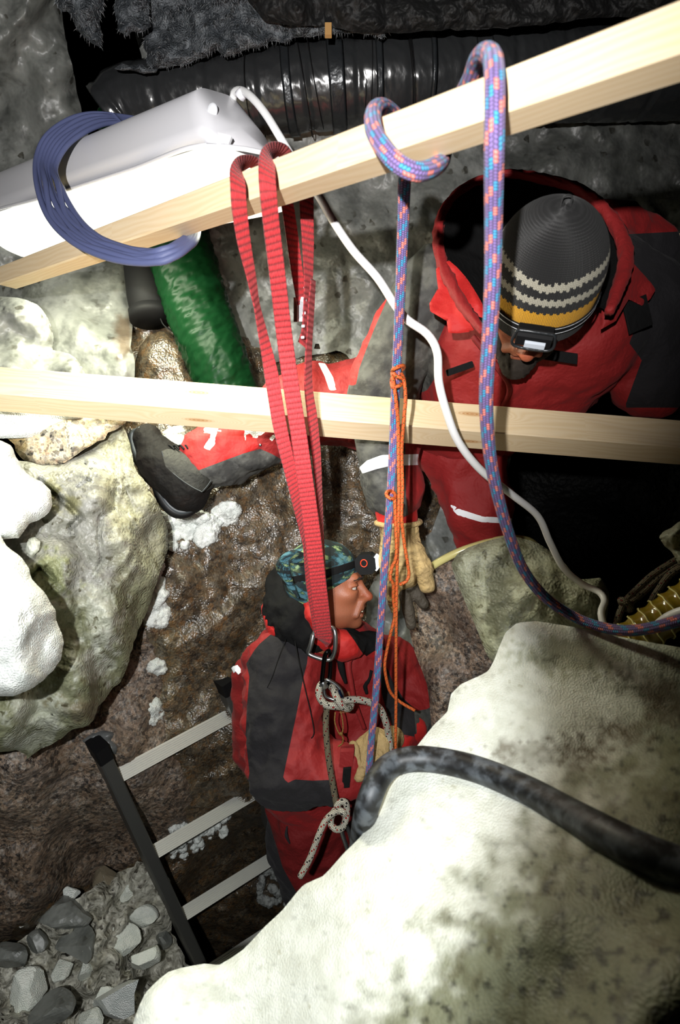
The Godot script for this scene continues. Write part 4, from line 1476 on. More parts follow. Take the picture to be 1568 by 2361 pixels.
func build_lamp() -> void:
	lamp_ends = [[P(496, 330, 1.05), P(656, 390, 1.17), P(458, 184, 1.09), P(576, 220, 1.20)], [P(-40, 500, 1.86), P(70, 540, 2.0), P(-52, 406, 1.9), P(30, 425, 2.02)]]
	var L := thing("work_lamp", "long white fluorescent work lamp glowing behind the upper beam", "lamp", P(300, 520, 1.35))
	var house := MB.new()
	var glass := MB.new()
	var steps := 44
	# housing: rounded back from rim to rim; diffuser: rounded underside
	for body in 2:
		var m: MB = house if body == 0 else glass
		var cols := 40
		for a in steps + 1:
			var t := float(a) / steps
			var end := minf(t, 1.0 - t) * 1.1
			var er := 0.02 if body == 0 else 0.035
			var shrink := 1.0
			if end < er:
				shrink = sqrt(maxf(0.0, 1.0 - pow(1.0 - end / er, 2.0)))
			for s in cols + 1:
				var f := float(s) / cols
				var ang := PI * f
				var e := 0.42 if body == 0 else 0.62
				var cu := signf(cos(ang)) * pow(absf(cos(ang)), e)
				var su := pow(sin(ang), e)
				var u := 0.5 - 0.5 * cu
				var h := su if body == 0 else -su * 0.66
				h *= (0.55 + 0.45 * shrink)
				u = 0.5 + (u - 0.5) * (0.86 + 0.14 * shrink)
				m.v.append(lamp_point(t, u, h))
				m.uv.append(Vector2(t * 10.0, f))
		for a in steps:
			for s in cols:
				var k := a * (cols + 1) + s
				m.quad(k, k + 1, k + cols + 2, k + cols + 1)
			var r0 := a * (cols + 1)
			m.quad(r0, r0 + cols + 1, r0 + 2 * cols + 1, r0 + cols)
		for e in 2:
			var at := 0 if e == 0 else steps * (cols + 1)
			var mid := m.v.size()
			var sum := Vector3.ZERO
			for s in cols + 1:
				sum += m.v[at + s] / (cols + 1)
			m.v.append(sum)
			m.uv.append(Vector2.ZERO)
			for s in cols:
				if e == 0:
					m.tri(mid, at + s + 1, at + s)
				else:
					m.tri(mid, at + s, at + s + 1)
			if e == 0:
				m.tri(mid, at, at + cols)
			else:
				m.tri(mid, at + cols, at)
		m.orient()
	part("housing", house, mats["white_plastic"], L)
	part("diffuser", glass, mats["glowing_diffuser"], L, "glowing white diffuser")
	# the lip between the two, the clip and the cable gland
	var lip := []
	for q in [[0.02, 0.0], [0.25, 0.0], [0.6, 0.0], [0.98, 0.0], [0.98, 1.0], [0.6, 1.0], [0.02, 1.0]]:
		lip.append(lamp_point(q[0], q[1], 0.0))
	part("rim", tube(smooth_path(lip, 0.03, true), [0.0045], 8, true), mats["white_plastic"], L)
	part("clip", slab_box(lamp_point(0.0, 0.12, 0.1), Basis(cam_dir(0.9, -0.35, 0.2), cam_dir(0.3, 0.9, 0), cam_dir(0, 0, 1)).orthonormalized(), Vector3(0.035, 0.02, 0.006)), mats["white_plastic"], L)
	part("cable_gland", tube([lamp_point(0.0, 0.75, 0.93), lamp_point(-0.012, 0.75, 0.98)], [0.012, 0.010], 16), mats["white_plastic"], L)
	part("plug_cap", ball(lamp_point(0.004, 0.12, 0.55), Vector3(0.012, 0.016, 0.006), Basis(cam_dir(1, 0, 0.3), cam_dir(0, 1, 0), cam_dir(-0.3, 0, 1)).orthonormalized()), mats["label_white"], L)
	# the lamp's own light: two panels just under the diffuser
	var ax := (lamp_point(1.0, 0.5, -0.66) - lamp_point(0.0, 0.5, -0.66))
	for e in 2:
		var c := lamp_point(0.36, 0.36 if e == 0 else 0.66, -0.70)
		var outward := (cam_dir(0.1, -1.0, -0.1) if e == 0 else cam_dir(0.1, -0.8, -0.6))
		outward = (outward - ax * outward.dot(ax) / ax.length_squared()).normalized()
		var al := AreaLight3D.new()
		al.name = "work_lamp_light"
		var xx := ax.normalized()
		al.transform = Transform3D(Basis(xx, (-outward).cross(xx), -outward), c + outward * 0.02)
		al.area_size = Vector2(0.72, 0.08)
		al.light_energy = 0.95
		al.light_color = Color(1.0, 1.0, 0.89)
		al.shadow_enabled = true
		al.area_range = 10.0
		add_child(al)
	# blue cable hank round lamp and beam
	var h := thing("cable_hank", "coiled blue cable looped round the work lamp and the upper beam", "cable", P(320, 605, 1.1))
	for k in 7:
		var f := k / 6.0
		var g := sin(k * 2.1) * 13.0
		var lp := pts([[lerpf(262, 278, f), lerpf(266, 284, f), 1.50], [lerpf(180, 222, f), lerpf(268, 292, f) + g * 0.4, 1.45], [lerpf(112, 160, f), lerpf(308, 330, f), 1.40], [lerpf(84, 128, f), lerpf(365, 385, f), 1.36], [lerpf(86, 142, f), lerpf(430, 435, f) + g, 1.28], [lerpf(112, 178, f) + g, lerpf(502, 500, f), 1.20], [lerpf(165, 225, f), lerpf(556, 545, f), 1.12], [lerpf(240, 290, f), lerpf(592, 572, f) - g * 0.6, 1.06], [lerpf(318, 340, f), lerpf(606, 580, f), 1.02], [lerpf(382, 372, f), lerpf(600, 578, f) + g * 0.5, 1.0], [lerpf(430, 410, f), lerpf(574, 560, f), 1.02], [lerpf(456, 436, f), lerpf(534, 528, f), 1.10], [lerpf(450, 440, f), 440, 1.42], [380, 300, 1.56 + 0.02 * f]])
		part("turn", tube(smooth_path(lp, 0.012, true), [0.0062], 10, true), mats["blue_cable"], h)
	# white cable
	solo("power_cable", tube(smooth_path(pts([[538, 232, 1.2], [540, 214, 1.19], [556, 209, 1.17], [580, 224, 1.14], [612, 262, 1.12], [645, 315, 1.11], [680, 372, 1.12], [735, 452, 1.1], [770, 512, 1.08], [815, 578, 1.07], [870, 640, 1.06], [912, 705, 1.05], [940, 738, 1.05], [985, 770, 1.05], [1008, 812, 1.05], [1012, 880, 1.05], [1030, 950, 1.06], [1058, 1020, 1.08], [1110, 1085, 1.12], [1180, 1140, 1.18], [1240, 1190, 1.24], [1268, 1250, 1.28], [1300, 1310, 1.3], [1345, 1348, 1.3], [1380, 1364, 1.28], [1394, 1385, 1.26], [1386, 1415, 1.24], [1398, 1460, 1.22]]), 0.012), [0.0078, 0.0078, 0.0075], 14), mats["white_cable"], "white power cable running from the lamp down past both beams", "cable")


func beam(called: String, label: String, m0: Vector3, m1: Vector3, phi: float, w1: float, w2: float, s: float) -> void:
	var ax := (m1 - m0).normalized()
	var mid := (m0 + m1) / 2
	var n := view.origin - mid
	n = (n - ax * n.dot(ax)).normalized()
	var up := n.cross(ax)
	if up.y < 0.0:
		up = -up
	var e1 := (up * cos(phi) - n * sin(phi)).normalized()
	var e2 := (-up * sin(phi) - n * cos(phi)).normalized()
	var t := thing(called, label, "beam", m0.lerp(m1, 0.5))
	var b := bar(m0, m1, e1, e2, chamfered(0.0, 0.0, w1, w2, 0.0025), 60, 0.0007, Vector2(1.7, 1.0))
	for k in b.uv.size():
		b.uv[k] += Vector2(s * 0.37, s * 0.23)
	part("timber", b, mats["pine"], t)
	for e in 2:
		var c := m0 if e == 0 else m1
		var o := ax * (0.001 if e == 1 else -0.001)
		part("sawn_end", bar(c + o * 1.5, c - o, e1, e2, chamfered(0.002, 0.002, w1 - 0.002, w2 - 0.002, 0.002)), mats["end_grain"], t)


func build_beams() -> void:
	beam("timber_beam", "upper pale timber beam slanting in front of the work lamp, holding straps and rope", P(-4, 656, 1.5), P(1640, 96, 0.485) + (P(1640, 96, 0.485) - P(-4, 656, 1.5)).normalized() * 0.5, 0.56, 0.046, 0.046, 0.0)
	beam("timber_beam", "lower yellowish timber beam crossing level in front of the red suits", P(-330, 882, 1.2), P(2000, 1065, 1.2), 0.62, 0.072, 0.068, 1.0)
	beam("timber_plank", "dark narrow plank end behind the striped-cap person's shoulder", P(1400, 552, 1.95), P(1700, 560, 1.95), 0.5, 0.03, 0.03, 2.0)
	var b := thing("strap_hanger", "black perforated hanger strip with a wood end above the duct", "hanger", P(755, 80, 1.5))
	part("strip", bar(P(748, -60, 1.48), P(757, 58, 1.5), cam_dir(1, 0, 0), cam_dir(0, 0, 1), chamfered(-0.009, -0.003, 0.009, 0.003, 0.001)), mats["black_plastic"], b)
	part("wood_end", bar(P(757, 56, 1.5), P(757, 84, 1.5), cam_dir(1, 0, 0), cam_dir(0, 0, 1), chamfered(-0.009, -0.006, 0.009, 0.006, 0.001)), mats["end_grain"], b)


# ---------------------------------------------------------------- ropes and straps
func px_strap(rows: Array, real := 0.03) -> MB:
	# rows: [x, y, depth, seen width in px]; a width narrower than the strap turns it edgewise
	var path := smooth_path(pts(rows), 0.012)
	var p0 := pts(rows)
	var dirs := []
	var widths := []
	var total := 0.0
	var acc := [0.0]
	for k in range(1, p0.size()):
		total += (p0[k] as Vector3).distance_to(p0[k - 1])
		acc.append(total)
	var seg := 0
	var run := 0.0
	for k in path.size():
		if k > 0:
			run += (path[k] as Vector3).distance_to(path[k - 1])
		var r := run * total / maxf(total * 1.002, 0.0001)
		while seg < acc.size() - 2 and r > acc[seg + 1]:
			seg += 1
		var f := clampf((r - acc[seg]) / (acc[seg + 1] - acc[seg]), 0.0, 1.0)
		var seen: float = lerpf(rows[seg][3], rows[seg + 1][3], f)
		var d: float = lerpf(rows[seg][2], rows[seg + 1][2], f)
		var share := clampf(seen / (real * F / d), 0.06, 1.0)
		var tan: Vector3 = (path[mini(k + 1, path.size() - 1)] - path[maxi(k - 1, 0)]).normalized()
		var to_eye: Vector3 = (view.origin - path[k]).normalized()
		var side := tan.cross(to_eye).normalized()
		var face := side.cross(tan).normalized()
		var a := acos(share)
		dirs.append(side * cos(a) + face * sin(a))
		widths.append(real if share < 1.0 else seen * d / F)
	return strap(path, dirs, widths, 0.0032, 6.0)


func build_straps() -> void:
	var t := thing("webbing_sling", "red ribbed webbing sling doubled over the upper beam down to a carabiner", "sling", P(745, 1470, 1.36))
	part("strand", px_strap([[604, 400, 0.98, 24], [586, 378, 0.945, 26], [560, 378, 0.895, 30], [548, 396, 0.855, 33], [549, 430, 0.835, 34], [552, 480, 0.845, 34], [563, 560, 0.88, 30], [580, 640, 0.91, 20], [592, 705, 0.94, 12], [606, 770, 0.965, 20], [625, 860, 1.0, 32], [645, 980, 1.05, 32], [668, 1080, 1.10, 28], [690, 1180, 1.17, 20], [704, 1250, 1.22, 11], [716, 1340, 1.28, 22], [733, 1440, 1.36, 24], [738, 1466, 1.38, 24]], 0.026), mats["red_webbing"], t)
	part("strand", px_strap([[668, 368, 0.94, 22], [650, 350, 0.90, 30], [628, 350, 0.855, 36], [617, 368, 0.815, 38], [616, 405, 0.79, 38], [619, 450, 0.795, 38], [626, 520, 0.83, 37], [638, 620, 0.88, 37], [654, 760, 0.95, 37], [670, 880, 1.0, 37], [690, 1010, 1.06, 37], [704, 1110, 1.11, 37], [719, 1220, 1.18, 38], [733, 1340, 1.26, 38], [742, 1420, 1.32, 38], [748, 1470, 1.37, 36], [744, 1478, 1.39, 34]], 0.026), mats["red_webbing"], t)
	part("strand", px_strap([[655, 430, 1.03, 26], [664, 480, 1.02, 27], [673, 540, 1.02, 27], [684, 620, 1.03, 26], [692, 670, 1.04, 24], [696, 700, 1.05, 22]]), mats["red_webbing"], t)
	part("strand", px_strap([[708, 420, 1.02, 32], [707, 470, 1.01, 31], [710, 560, 1.02, 26], [711, 640, 1.03, 19], [708, 690, 1.04, 14], [704, 760, 1.05, 14], [697, 795, 1.05, 20]]), mats["red_webbing"], t)
	part("strand", px_strap([[722, 645, 1.04, 10], [718, 700, 1.05, 13], [714, 770, 1.06, 12], [711, 830, 1.07, 14], [712, 900, 1.1, 18], [720, 960, 1.12, 22], [729, 1040, 1.16, 20], [735, 1120, 1.19, 13], [740, 1220, 1.24, 10], [745, 1320, 1.3, 10], [747, 1400, 1.34, 10]]), mats["red_webbing"], t)
	part("care_tag", bar(P(700, 713, 1.043), P(685, 713, 1.043), cam_dir(0, 1, 0), cam_dir(0, 0, 1), chamfered(-0.0225, -0.0006, 0.0225, 0.0006, 0.0002)), mats["label_white"], t, "white printed care tag")
	part("care_tag", bar(P(686, 714, 1.0432), P(677, 714, 1.0432), cam_dir(0, 1, 0), cam_dir(0, 0, 1), chamfered(-0.0225, -0.0006, 0.0225, 0.0006, 0.0002)), mats["label_brown"], t, "brown half of the care tag")
	for k in 4:
		part("print_line", bar(P(689 + k * 2.6, 692 + k, 1.0405), P(689 + k * 2.6, 735 - k * 2, 1.0405), cam_dir(1, 0, 0), cam_dir(0, 0, 1), chamfered(-0.0004, -0.0003, 0.0004, 0.0003, 0.0001)), mats["print_black"], t)
	for q in [[704, 664], [703, 692], [701, 722], [699, 752], [698, 778]]:
		part("stitching", slab_box(P(q[0], q[1], 1.034), Basis(cam_dir(1, 0, 0.2), cam_dir(0.1, 1, 0), cam_dir(0, 0, 1)).orthonormalized(), Vector3(0.006, 0.0045, 0.002), 0.0005), mats["label_white"], t, "white bar tack")

	var c := thing("carabiner", "big bright steel carabiner at the end of the red sling", "carabiner", P(745, 1520, 1.38))
	part("frame", tube(smooth_path(pts([[738, 1452, 1.385], [724, 1461, 1.385], [718, 1485, 1.385], [711, 1502, 1.385], [716, 1510, 1.385], [744, 1520, 1.38], [763, 1519, 1.38], [772, 1499, 1.375], [773, 1462, 1.375], [767, 1448, 1.38], [752, 1447, 1.385]]), 0.004, true), [0.0056], 14, true), mats["steel"], c)
	part("gate", tube(pts([[722, 1464, 1.383], [718, 1484, 1.383], [712, 1502, 1.383]]), [0.0064], 14), mats["steel"], c)
	c = thing("carabiner", "dark polished oval carabiner hanging edge-on below the steel one", "carabiner", P(753, 1585, 1.37))
	part("frame", tube(smooth_path(pts([[757, 1501, 1.36], [749, 1513, 1.36], [745, 1545, 1.362], [743, 1572, 1.364], [749, 1583, 1.366], [758, 1574, 1.385], [762, 1535, 1.39], [761, 1506, 1.385]]), 0.004, true), [0.0055], 14, true), mats["dark_steel"], c)
	part("screw_sleeve", tube(pts([[743, 1572, 1.364], [750, 1586, 1.366]]), [0.0085, 0.0085], 16), mats["steel"], c)
	c = thing("carabiner", "small steel carabiner with blue gate inside the white rope's knot", "carabiner", P(775, 1615, 1.37))
	part("frame", tube(smooth_path(pts([[752, 1568, 1.38], [768, 1574, 1.38], [783, 1588, 1.38], [790, 1606, 1.38], [784, 1616, 1.385], [766, 1612, 1.39], [750, 1604, 1.39], [747, 1582, 1.39]]), 0.004, true), [0.0045], 12, true), mats["steel"], c)
	part("gate", tube(pts([[778, 1593, 1.368], [788, 1612, 1.368]]), [0.0075, 0.006], 14), mats["blue_anodised"], c)

	# the purple climbing rope, in one piece
	var rp := pts([[847, 1830, 1.32], [850, 1790, 1.32], [857, 1700, 1.3], [868, 1580, 1.27], [877, 1450, 1.24], [886, 1320, 1.2], [896, 1200, 1.16], [903, 1100, 1.12], [908, 1000, 1.09], [912, 900, 1.06], [918, 780, 1.02], [924, 650, 0.97], [929, 520, 0.92], [933, 420, 0.87], [940, 350, 0.84], [925, 285, 0.83], [895, 252, 0.79], [872, 248, 0.735], [860, 266, 0.70], [864, 305, 0.672], [890, 348, 0.655], [922, 380, 0.65], [962, 396, 0.655], [1000, 386, 0.68], [1020, 366, 0.73], [1030, 320, 0.80], [1055, 240, 0.78], [1085, 180, 0.70], [1100, 140, 0.66], [1118, 122, 0.62], [1134, 130, 0.585], [1140, 165, 0.565], [1141, 230, 0.56], [1140, 330, 0.57], [1139, 420, 0.60], [1138, 520, 0.64], [1136, 640, 0.68], [1130, 760, 0.72], [1122, 880, 0.76], [1122, 960, 0.79], [1130, 1050, 0.83], [1145, 1130, 0.87], [1170, 1220, 0.92], [1205, 1310, 0.97], [1255, 1375, 1.0], [1320, 1420, 1.01], [1380, 1444, 0.98], [1440, 1454, 0.94], [1500, 1448, 0.9], [1570, 1430, 0.86], [1680, 1400, 0.82], [1850, 1380, 0.8]])
	solo("climbing_rope", tube(smooth_path(rp, 0.007), [0.0082, 0.0082, 0.0084, 0.0088, 0.0105, 0.0108, 0.0105, 0.010, 0.0092, 0.0092, 0.0095], 16, false, 9.0), mats["purple_rope"], "purple climbing rope with pink and blue flecks hitched round the upper beam", "rope")

	# thin orange cord with its hitches
	var o := thing("accessory_cord", "thin orange cord hitched to the purple rope and hanging down the shaft", "cord", P(914, 1740, 1.3))
	var thin := [0.0036]
	part("hitch", tube(smooth_path(pts([[930, 843, 1.035], [918, 846, 1.025], [907, 852, 1.03], [906, 856, 1.045], [918, 856, 1.06], [930, 850, 1.055]]), 0.003, true), thin, 8, true, 20.0), mats["orange_cord"], o)
	part("hitch", tube(smooth_path(pts([[908, 862, 1.03], [915, 868, 1.025], [928, 872, 1.03], [932, 874, 1.045], [930, 884, 1.04], [918, 890, 1.03], [906, 893, 1.035], [903, 880, 1.05]]), 0.003, true), thin, 8, true, 20.0), mats["orange_cord"], o)
	part("hitch", tube(smooth_path(pts([[893, 1134, 1.10], [891, 1142, 1.095], [900, 1149, 1.09], [909, 1149, 1.10], [911, 1140, 1.12], [902, 1132, 1.125]]), 0.003, true), thin, 8, true, 20.0), mats["orange_cord"], o)
	part("strand", tube(smooth_path(pts([[904, 860, 1.04], [908, 885, 1.03], [914, 930, 1.04], [918, 980, 1.06], [919, 1060, 1.08], [920, 1140, 1.1], [918, 1220, 1.13], [916, 1300, 1.17], [914, 1400, 1.21], [913, 1520, 1.25], [913, 1620, 1.29], [912, 1740, 1.33]]), 0.01), thin, 8, false, 20.0), mats["orange_cord"], o)
	part("strand", tube(smooth_path(pts([[926, 862, 1.04], [932, 880, 1.03], [935, 920, 1.04], [931, 970, 1.05], [926, 1040, 1.08], [928, 1120, 1.1], [926, 1190, 1.12], [932, 1250, 1.15], [940, 1300, 1.17], [943, 1325, 1.18], [937, 1340, 1.18], [922, 1348, 1.185]]), 0.01), thin, 8, false, 20.0), mats["orange_cord"], o)
	part("strand", tube(smooth_path(pts([[910, 1150, 1.1], [912, 1200, 1.12], [914, 1280, 1.15], [903, 1310, 1.165], [900, 1335, 1.17], [907, 1346, 1.18], [907, 1380, 1.2], [910, 1420, 1.22], [902, 1455, 1.23], [893, 1495, 1.25], [887, 1535, 1.26], [893, 1575, 1.28], [903, 1600, 1.3], [925, 1620, 1.31], [956, 1638, 1.32]]), 0.01), thin, 8, false, 20.0), mats["orange_cord"], o)

	# white rope with its knot
	var w := thing("pale_rope", "white flecked rope knotted to the carabiners beside the lower person", "rope", P(780, 1900, 1.36))
	var z := func(a: Array, d: float) -> Array:
		var out := []
		for q in a:
			out.append([680.0 + q[0] / 5.6, 1440.0 + q[1] / 5.6, d + q[2]])
		return pts(out)
	part("knot", tube(smooth_path(z.call([[430, 760, 0.03], [345, 770, 0.01], [310, 850, 0.0], [325, 950, -0.005], [400, 1035, -0.01], [500, 1052, -0.012], [600, 1060, 0.0], [680, 1080, 0.01], [725, 1050, 0.02], [700, 1010, 0.03], [600, 990, 0.03], [500, 1000, 0.025]], 1.365), 0.006), [0.0088], 14, false, 9.0), mats["pale_rope"], w)
	part("knot", tube(smooth_path(z.call([[470, 800, 0.02], [500, 840, 0.0], [535, 930, -0.015], [580, 1010, -0.022], [640, 1075, -0.015], [700, 1080, 0.0]], 1.365), 0.006), [0.0088], 14, false, 9.0), mats["pale_rope"], w)
	part("strand", tube(smooth_path(z.call([[560, 1020, 0.0], [640, 985, -0.01], [720, 968, -0.01], [820, 970, -0.005], [920, 990, 0.0], [1000, 1020, 0.005], [1070, 1060, 0.01], [1120, 1120, 0.015], [1170, 1250, 0.02], [1205, 1400, 0.03], [1225, 1560, 0.03], [1245, 1700, 0.03]], 1.37), 0.008), [0.0084], 14, false, 9.0), mats["pale_rope"], w)
	part("strand", tube(smooth_path(pts([[755, 1622, 1.375], [752, 1650, 1.36], [752, 1690, 1.35], [758, 1750, 1.34], [766, 1800, 1.34], [774, 1845, 1.34], [781, 1875, 1.34]]), 0.008), [0.0076], 14, false, 9.0), mats["old_rope"], w, "grey worn strand")
	part("knot", tube(smooth_path(pts([[775, 1862, 1.33], [785, 1849, 1.33], [796, 1850, 1.33], [800, 1866, 1.33], [797, 1890, 1.325], [789, 1908, 1.325], [776, 1912, 1.33], [764, 1902, 1.335], [764, 1884, 1.34], [774, 1868, 1.335], [790, 1872, 1.32], [796, 1882, 1.33]]), 0.005), [0.0078], 14, false, 9.0), mats["pale_rope"], w)
	part("tail", tube(smooth_path(pts([[786, 1870, 1.33], [770, 1874, 1.315], [752, 1890, 1.31], [738, 1918, 1.3], [726, 1950, 1.3], [712, 1985, 1.3], [692, 2022, 1.3]]), 0.008), [0.0072], 14, false, 9.0), mats["pale_rope"], w)
	c = thing("carabiner", "steel carabiner below the white rope's lower knot by the boulder's edge", "carabiner", P(800, 1960, 1.34))
	part("frame", tube(smooth_path(pts([[786, 1905, 1.34], [790, 1925, 1.338], [800, 1955, 1.336], [808, 1980, 1.335], [818, 1975, 1.35], [812, 1945, 1.352], [804, 1915, 1.352], [795, 1900, 1.35]]), 0.004, true), [0.005], 12, true), mats["steel"], c)
	var y := thing("cord_loop", "tiny tan cord loop dangling on the red jacket's front", "cord", P(785, 1720, 1.42))
	part("loop", tube(smooth_path(pts([[773, 1642, 1.40], [772, 1665, 1.395], [780, 1688, 1.39], [786, 1694, 1.39], [791, 1680, 1.39], [789, 1655, 1.395], [785, 1640, 1.40]]), 0.004), [0.0016], 6, false, 20.0), mats["tan_cord"], y)
	part("tail", tube(smooth_path(pts([[786, 1692, 1.388], [791, 1702, 1.388], [789, 1714, 1.39], [780, 1721, 1.392]]), 0.004), [0.0018], 6, false, 20.0), mats["tan_cord"], y)
	part("knot", ball(P(786, 1692, 1.388), Vector3(0.005, 0.005, 0.004)), mats["tan_cord"], y)

	# black hose over the near rock
	var hp := []
	for q in [[822, 2000, 0.20], [830, 1945, 0.14], [838, 1900, 0.06], [850, 1850, 0.0], [872, 1795, -0.01], [905, 1762, 0.0], [950, 1750, 0.0], [1010, 1753, 0.0], [1080, 1768, 0.0], [1150, 1793, 0.0], [1230, 1830, 0.0], [1310, 1875, 0.0], [1400, 1925, 0.0], [1490, 1970, 0.0], [1580, 2005, 0.0], [1700, 2050, 0.0], [1840, 2105, 0.0], [1960, 2150, 0.0]]:
		var d := mass_front(NEAR_ROCK, NEAR_OPT, maxf(q[0], 905.0), q[1]) + 0.03 - 0.028
		hp.append(P(q[0], q[1], d + q[2] - 0.012))
	solo("rubber_hose", tube(smooth_path(hp, 0.012), [0.0165, 0.0185, 0.0195, 0.0195, 0.02, 0.0205, 0.0205], 28), mats["dusty_hose"], "thick black hose dusted grey lying across the big white boulder", "hose")
	# things at the right edge
	var r := thing("rope_tangle", "olive flecked rope knotted above the yellow hose at the right", "rope", P(1430, 1440, 1.22))
	part("strand", tube(smooth_path(pts([[1420, 1470, 1.24], [1424, 1430, 1.24], [1436, 1398, 1.24], [1446, 1382, 1.24], [1470, 1358, 1.24], [1505, 1326, 1.24], [1545, 1300, 1.23], [1600, 1268, 1.22]]), 0.01), [0.0075], 12, false, 9.0), mats["old_rope"], r)
	part("strand", tube(smooth_path(pts([[1450, 1392, 1.235], [1480, 1368, 1.235], [1520, 1332, 1.235], [1560, 1304, 1.225], [1620, 1278, 1.21]]), 0.01), [0.0075], 12, false, 9.0), mats["old_rope"], r)
	part("strand", tube(smooth_path(pts([[1500, 1390, 1.22], [1520, 1358, 1.22], [1545, 1325, 1.21], [1590, 1296, 1.2]]), 0.01), [0.0075], 12, false, 9.0), mats["old_rope"], r)
	part("knot", tube(smooth_path(pts([[1432, 1384, 1.23], [1444, 1388, 1.22], [1454, 1398, 1.225], [1450, 1406, 1.24], [1438, 1396, 1.25]]), 0.005, true), [0.0075], 12, true, 9.0), mats["old_rope"], r)
	var y2 := thing("corrugated_hose", "translucent yellow corrugated hose with a wire spiral at the right edge", "hose", P(1500, 1440, 1.15))
	var ha := smooth_path(pts([[1430, 1500, 1.14], [1470, 1468, 1.14], [1530, 1424, 1.13], [1600, 1376, 1.12], [1700, 1310, 1.1]]), 0.003)
	part("tube", tube(ha, [0.04], 36, false, 1.0, func(u: float, l: float) -> float: return -0.004 * absf(sin(l * PI / 0.024 + u * PI))), mats["yellow_hose"], y2)
	var sp := []
	var len := 0.0
	for k in range(1, ha.size()):
		len += (ha[k] as Vector3).distance_to(ha[k - 1])
	var tn: Vector3 = ((ha[ha.size() - 1] as Vector3) - ha[0]).normalized()
	var sx := tn.cross(Vector3.UP).normalized()
	var sy := sx.cross(tn)
	var turns := int(len / 0.024)
	for k in turns * 24:
		var f := float(k) / (turns * 24)
		var a := f * turns * TAU
		sp.append((ha[int(f * (ha.size() - 1))] as Vector3) + (sx * cos(a) + sy * sin(a)) * 0.0405)
	part("wire_spiral", tube(sp, [0.0018], 6), mats["hose_wire"], y2)
	solo("white_hose", tube(smooth_path(pts([[1510, 1448, 1.04], [1540, 1424, 1.04], [1580, 1408, 1.02], [1660, 1390, 1.0]]), 0.01), [0.009], 12), mats["white_cable"], "short white hose end over the yellow hose at the right edge", "hose")
	solo("pale_pipe", tube(smooth_path(pts([[985, 1318, 1.6], [1005, 1300, 1.58], [1050, 1276, 1.56], [1100, 1258, 1.55], [1165, 1243, 1.54], [1215, 1246, 1.60], [1240, 1262, 1.66]]), 0.01), [0.011], 12), mats["hose_wire"], "pale thin pipe on top of the pink boulder behind the glove", "pipe")


func build_ladder() -> void:
	var t := thing("ladder", "aluminium ladder with dark rails leaning in the shaft beside the lower person", "ladder", P(465, 2240, 2.1))
	var a0 := P(226, 1722, 1.56)
	var a1 := P(478, 2262, 2.02)
	var b0 := P(512, 1572, 1.82)
	var b1 := P(700, 2110, 2.3)
	var down := (a1 - a0).normalized()
	var across := (b0 - a0)
	across = (across - down * across.dot(down)).normalized()
	var out := across.cross(down).normalized()
	if out.dot(view.origin - a0) < 0.0:
		out = -out
	for q in [[a0, a1], [b0, b1]]:
		var dn: Vector3 = (q[1] - q[0]).normalized()
		part("rail", bar(q[0], q[1] + dn * 0.5, across, out, chamfered(-0.018, -0.035, 0.018, 0.035, 0.004)), mats["dark_rail"], t)
		part("end_cap", bar(q[0] - dn * 0.012, q[0] + dn * 0.035, across, out, chamfered(-0.02, -0.037, 0.02, 0.037, 0.004)), mats["black_plastic"], t)
	# fluted rung section
	var sec := []
	for k in 7:
		var y := -0.021 + 0.006 * k
		sec.append(Vector2(y, 0.017))
		sec.append(Vector2(y + 0.004, 0.017))
		sec.append(Vector2(y + 0.0044, 0.0135))
		sec.append(Vector2(y + 0.0056, 0.0135))
	sec.append(Vector2(0.022, 0.0135))
	sec.append(Vector2(0.022, -0.012))
	sec.append(Vector2(-0.021, -0.012))
	var left := [[262, 1796], [346, 1974], [414, 2118], [480, 2250]]
	for k in 4:
		# where along the left rail this rung sits
		var best := 0.0
		for s in 400:
			var f := s / 300.0
			if absf(px(a0.lerp(a1, f)).y - left[k][1]) < absf(px(a0.lerp(a1, best)).y - left[k][1]):
				best = f
		var p := a0.lerp(a1, best) + across * 0.012
		var q := b0.lerp(b1, best) - across * 0.012
		var ax := (q - p).normalized()
		var face := (view.origin - (p + q) / 2)
		face = (face - ax * face.dot(ax)).normalized()
		var tilt := face.cross(ax).normalized()
		part("rung", bar(p, q, tilt, face, sec, 1), mats["aluminium"], t)


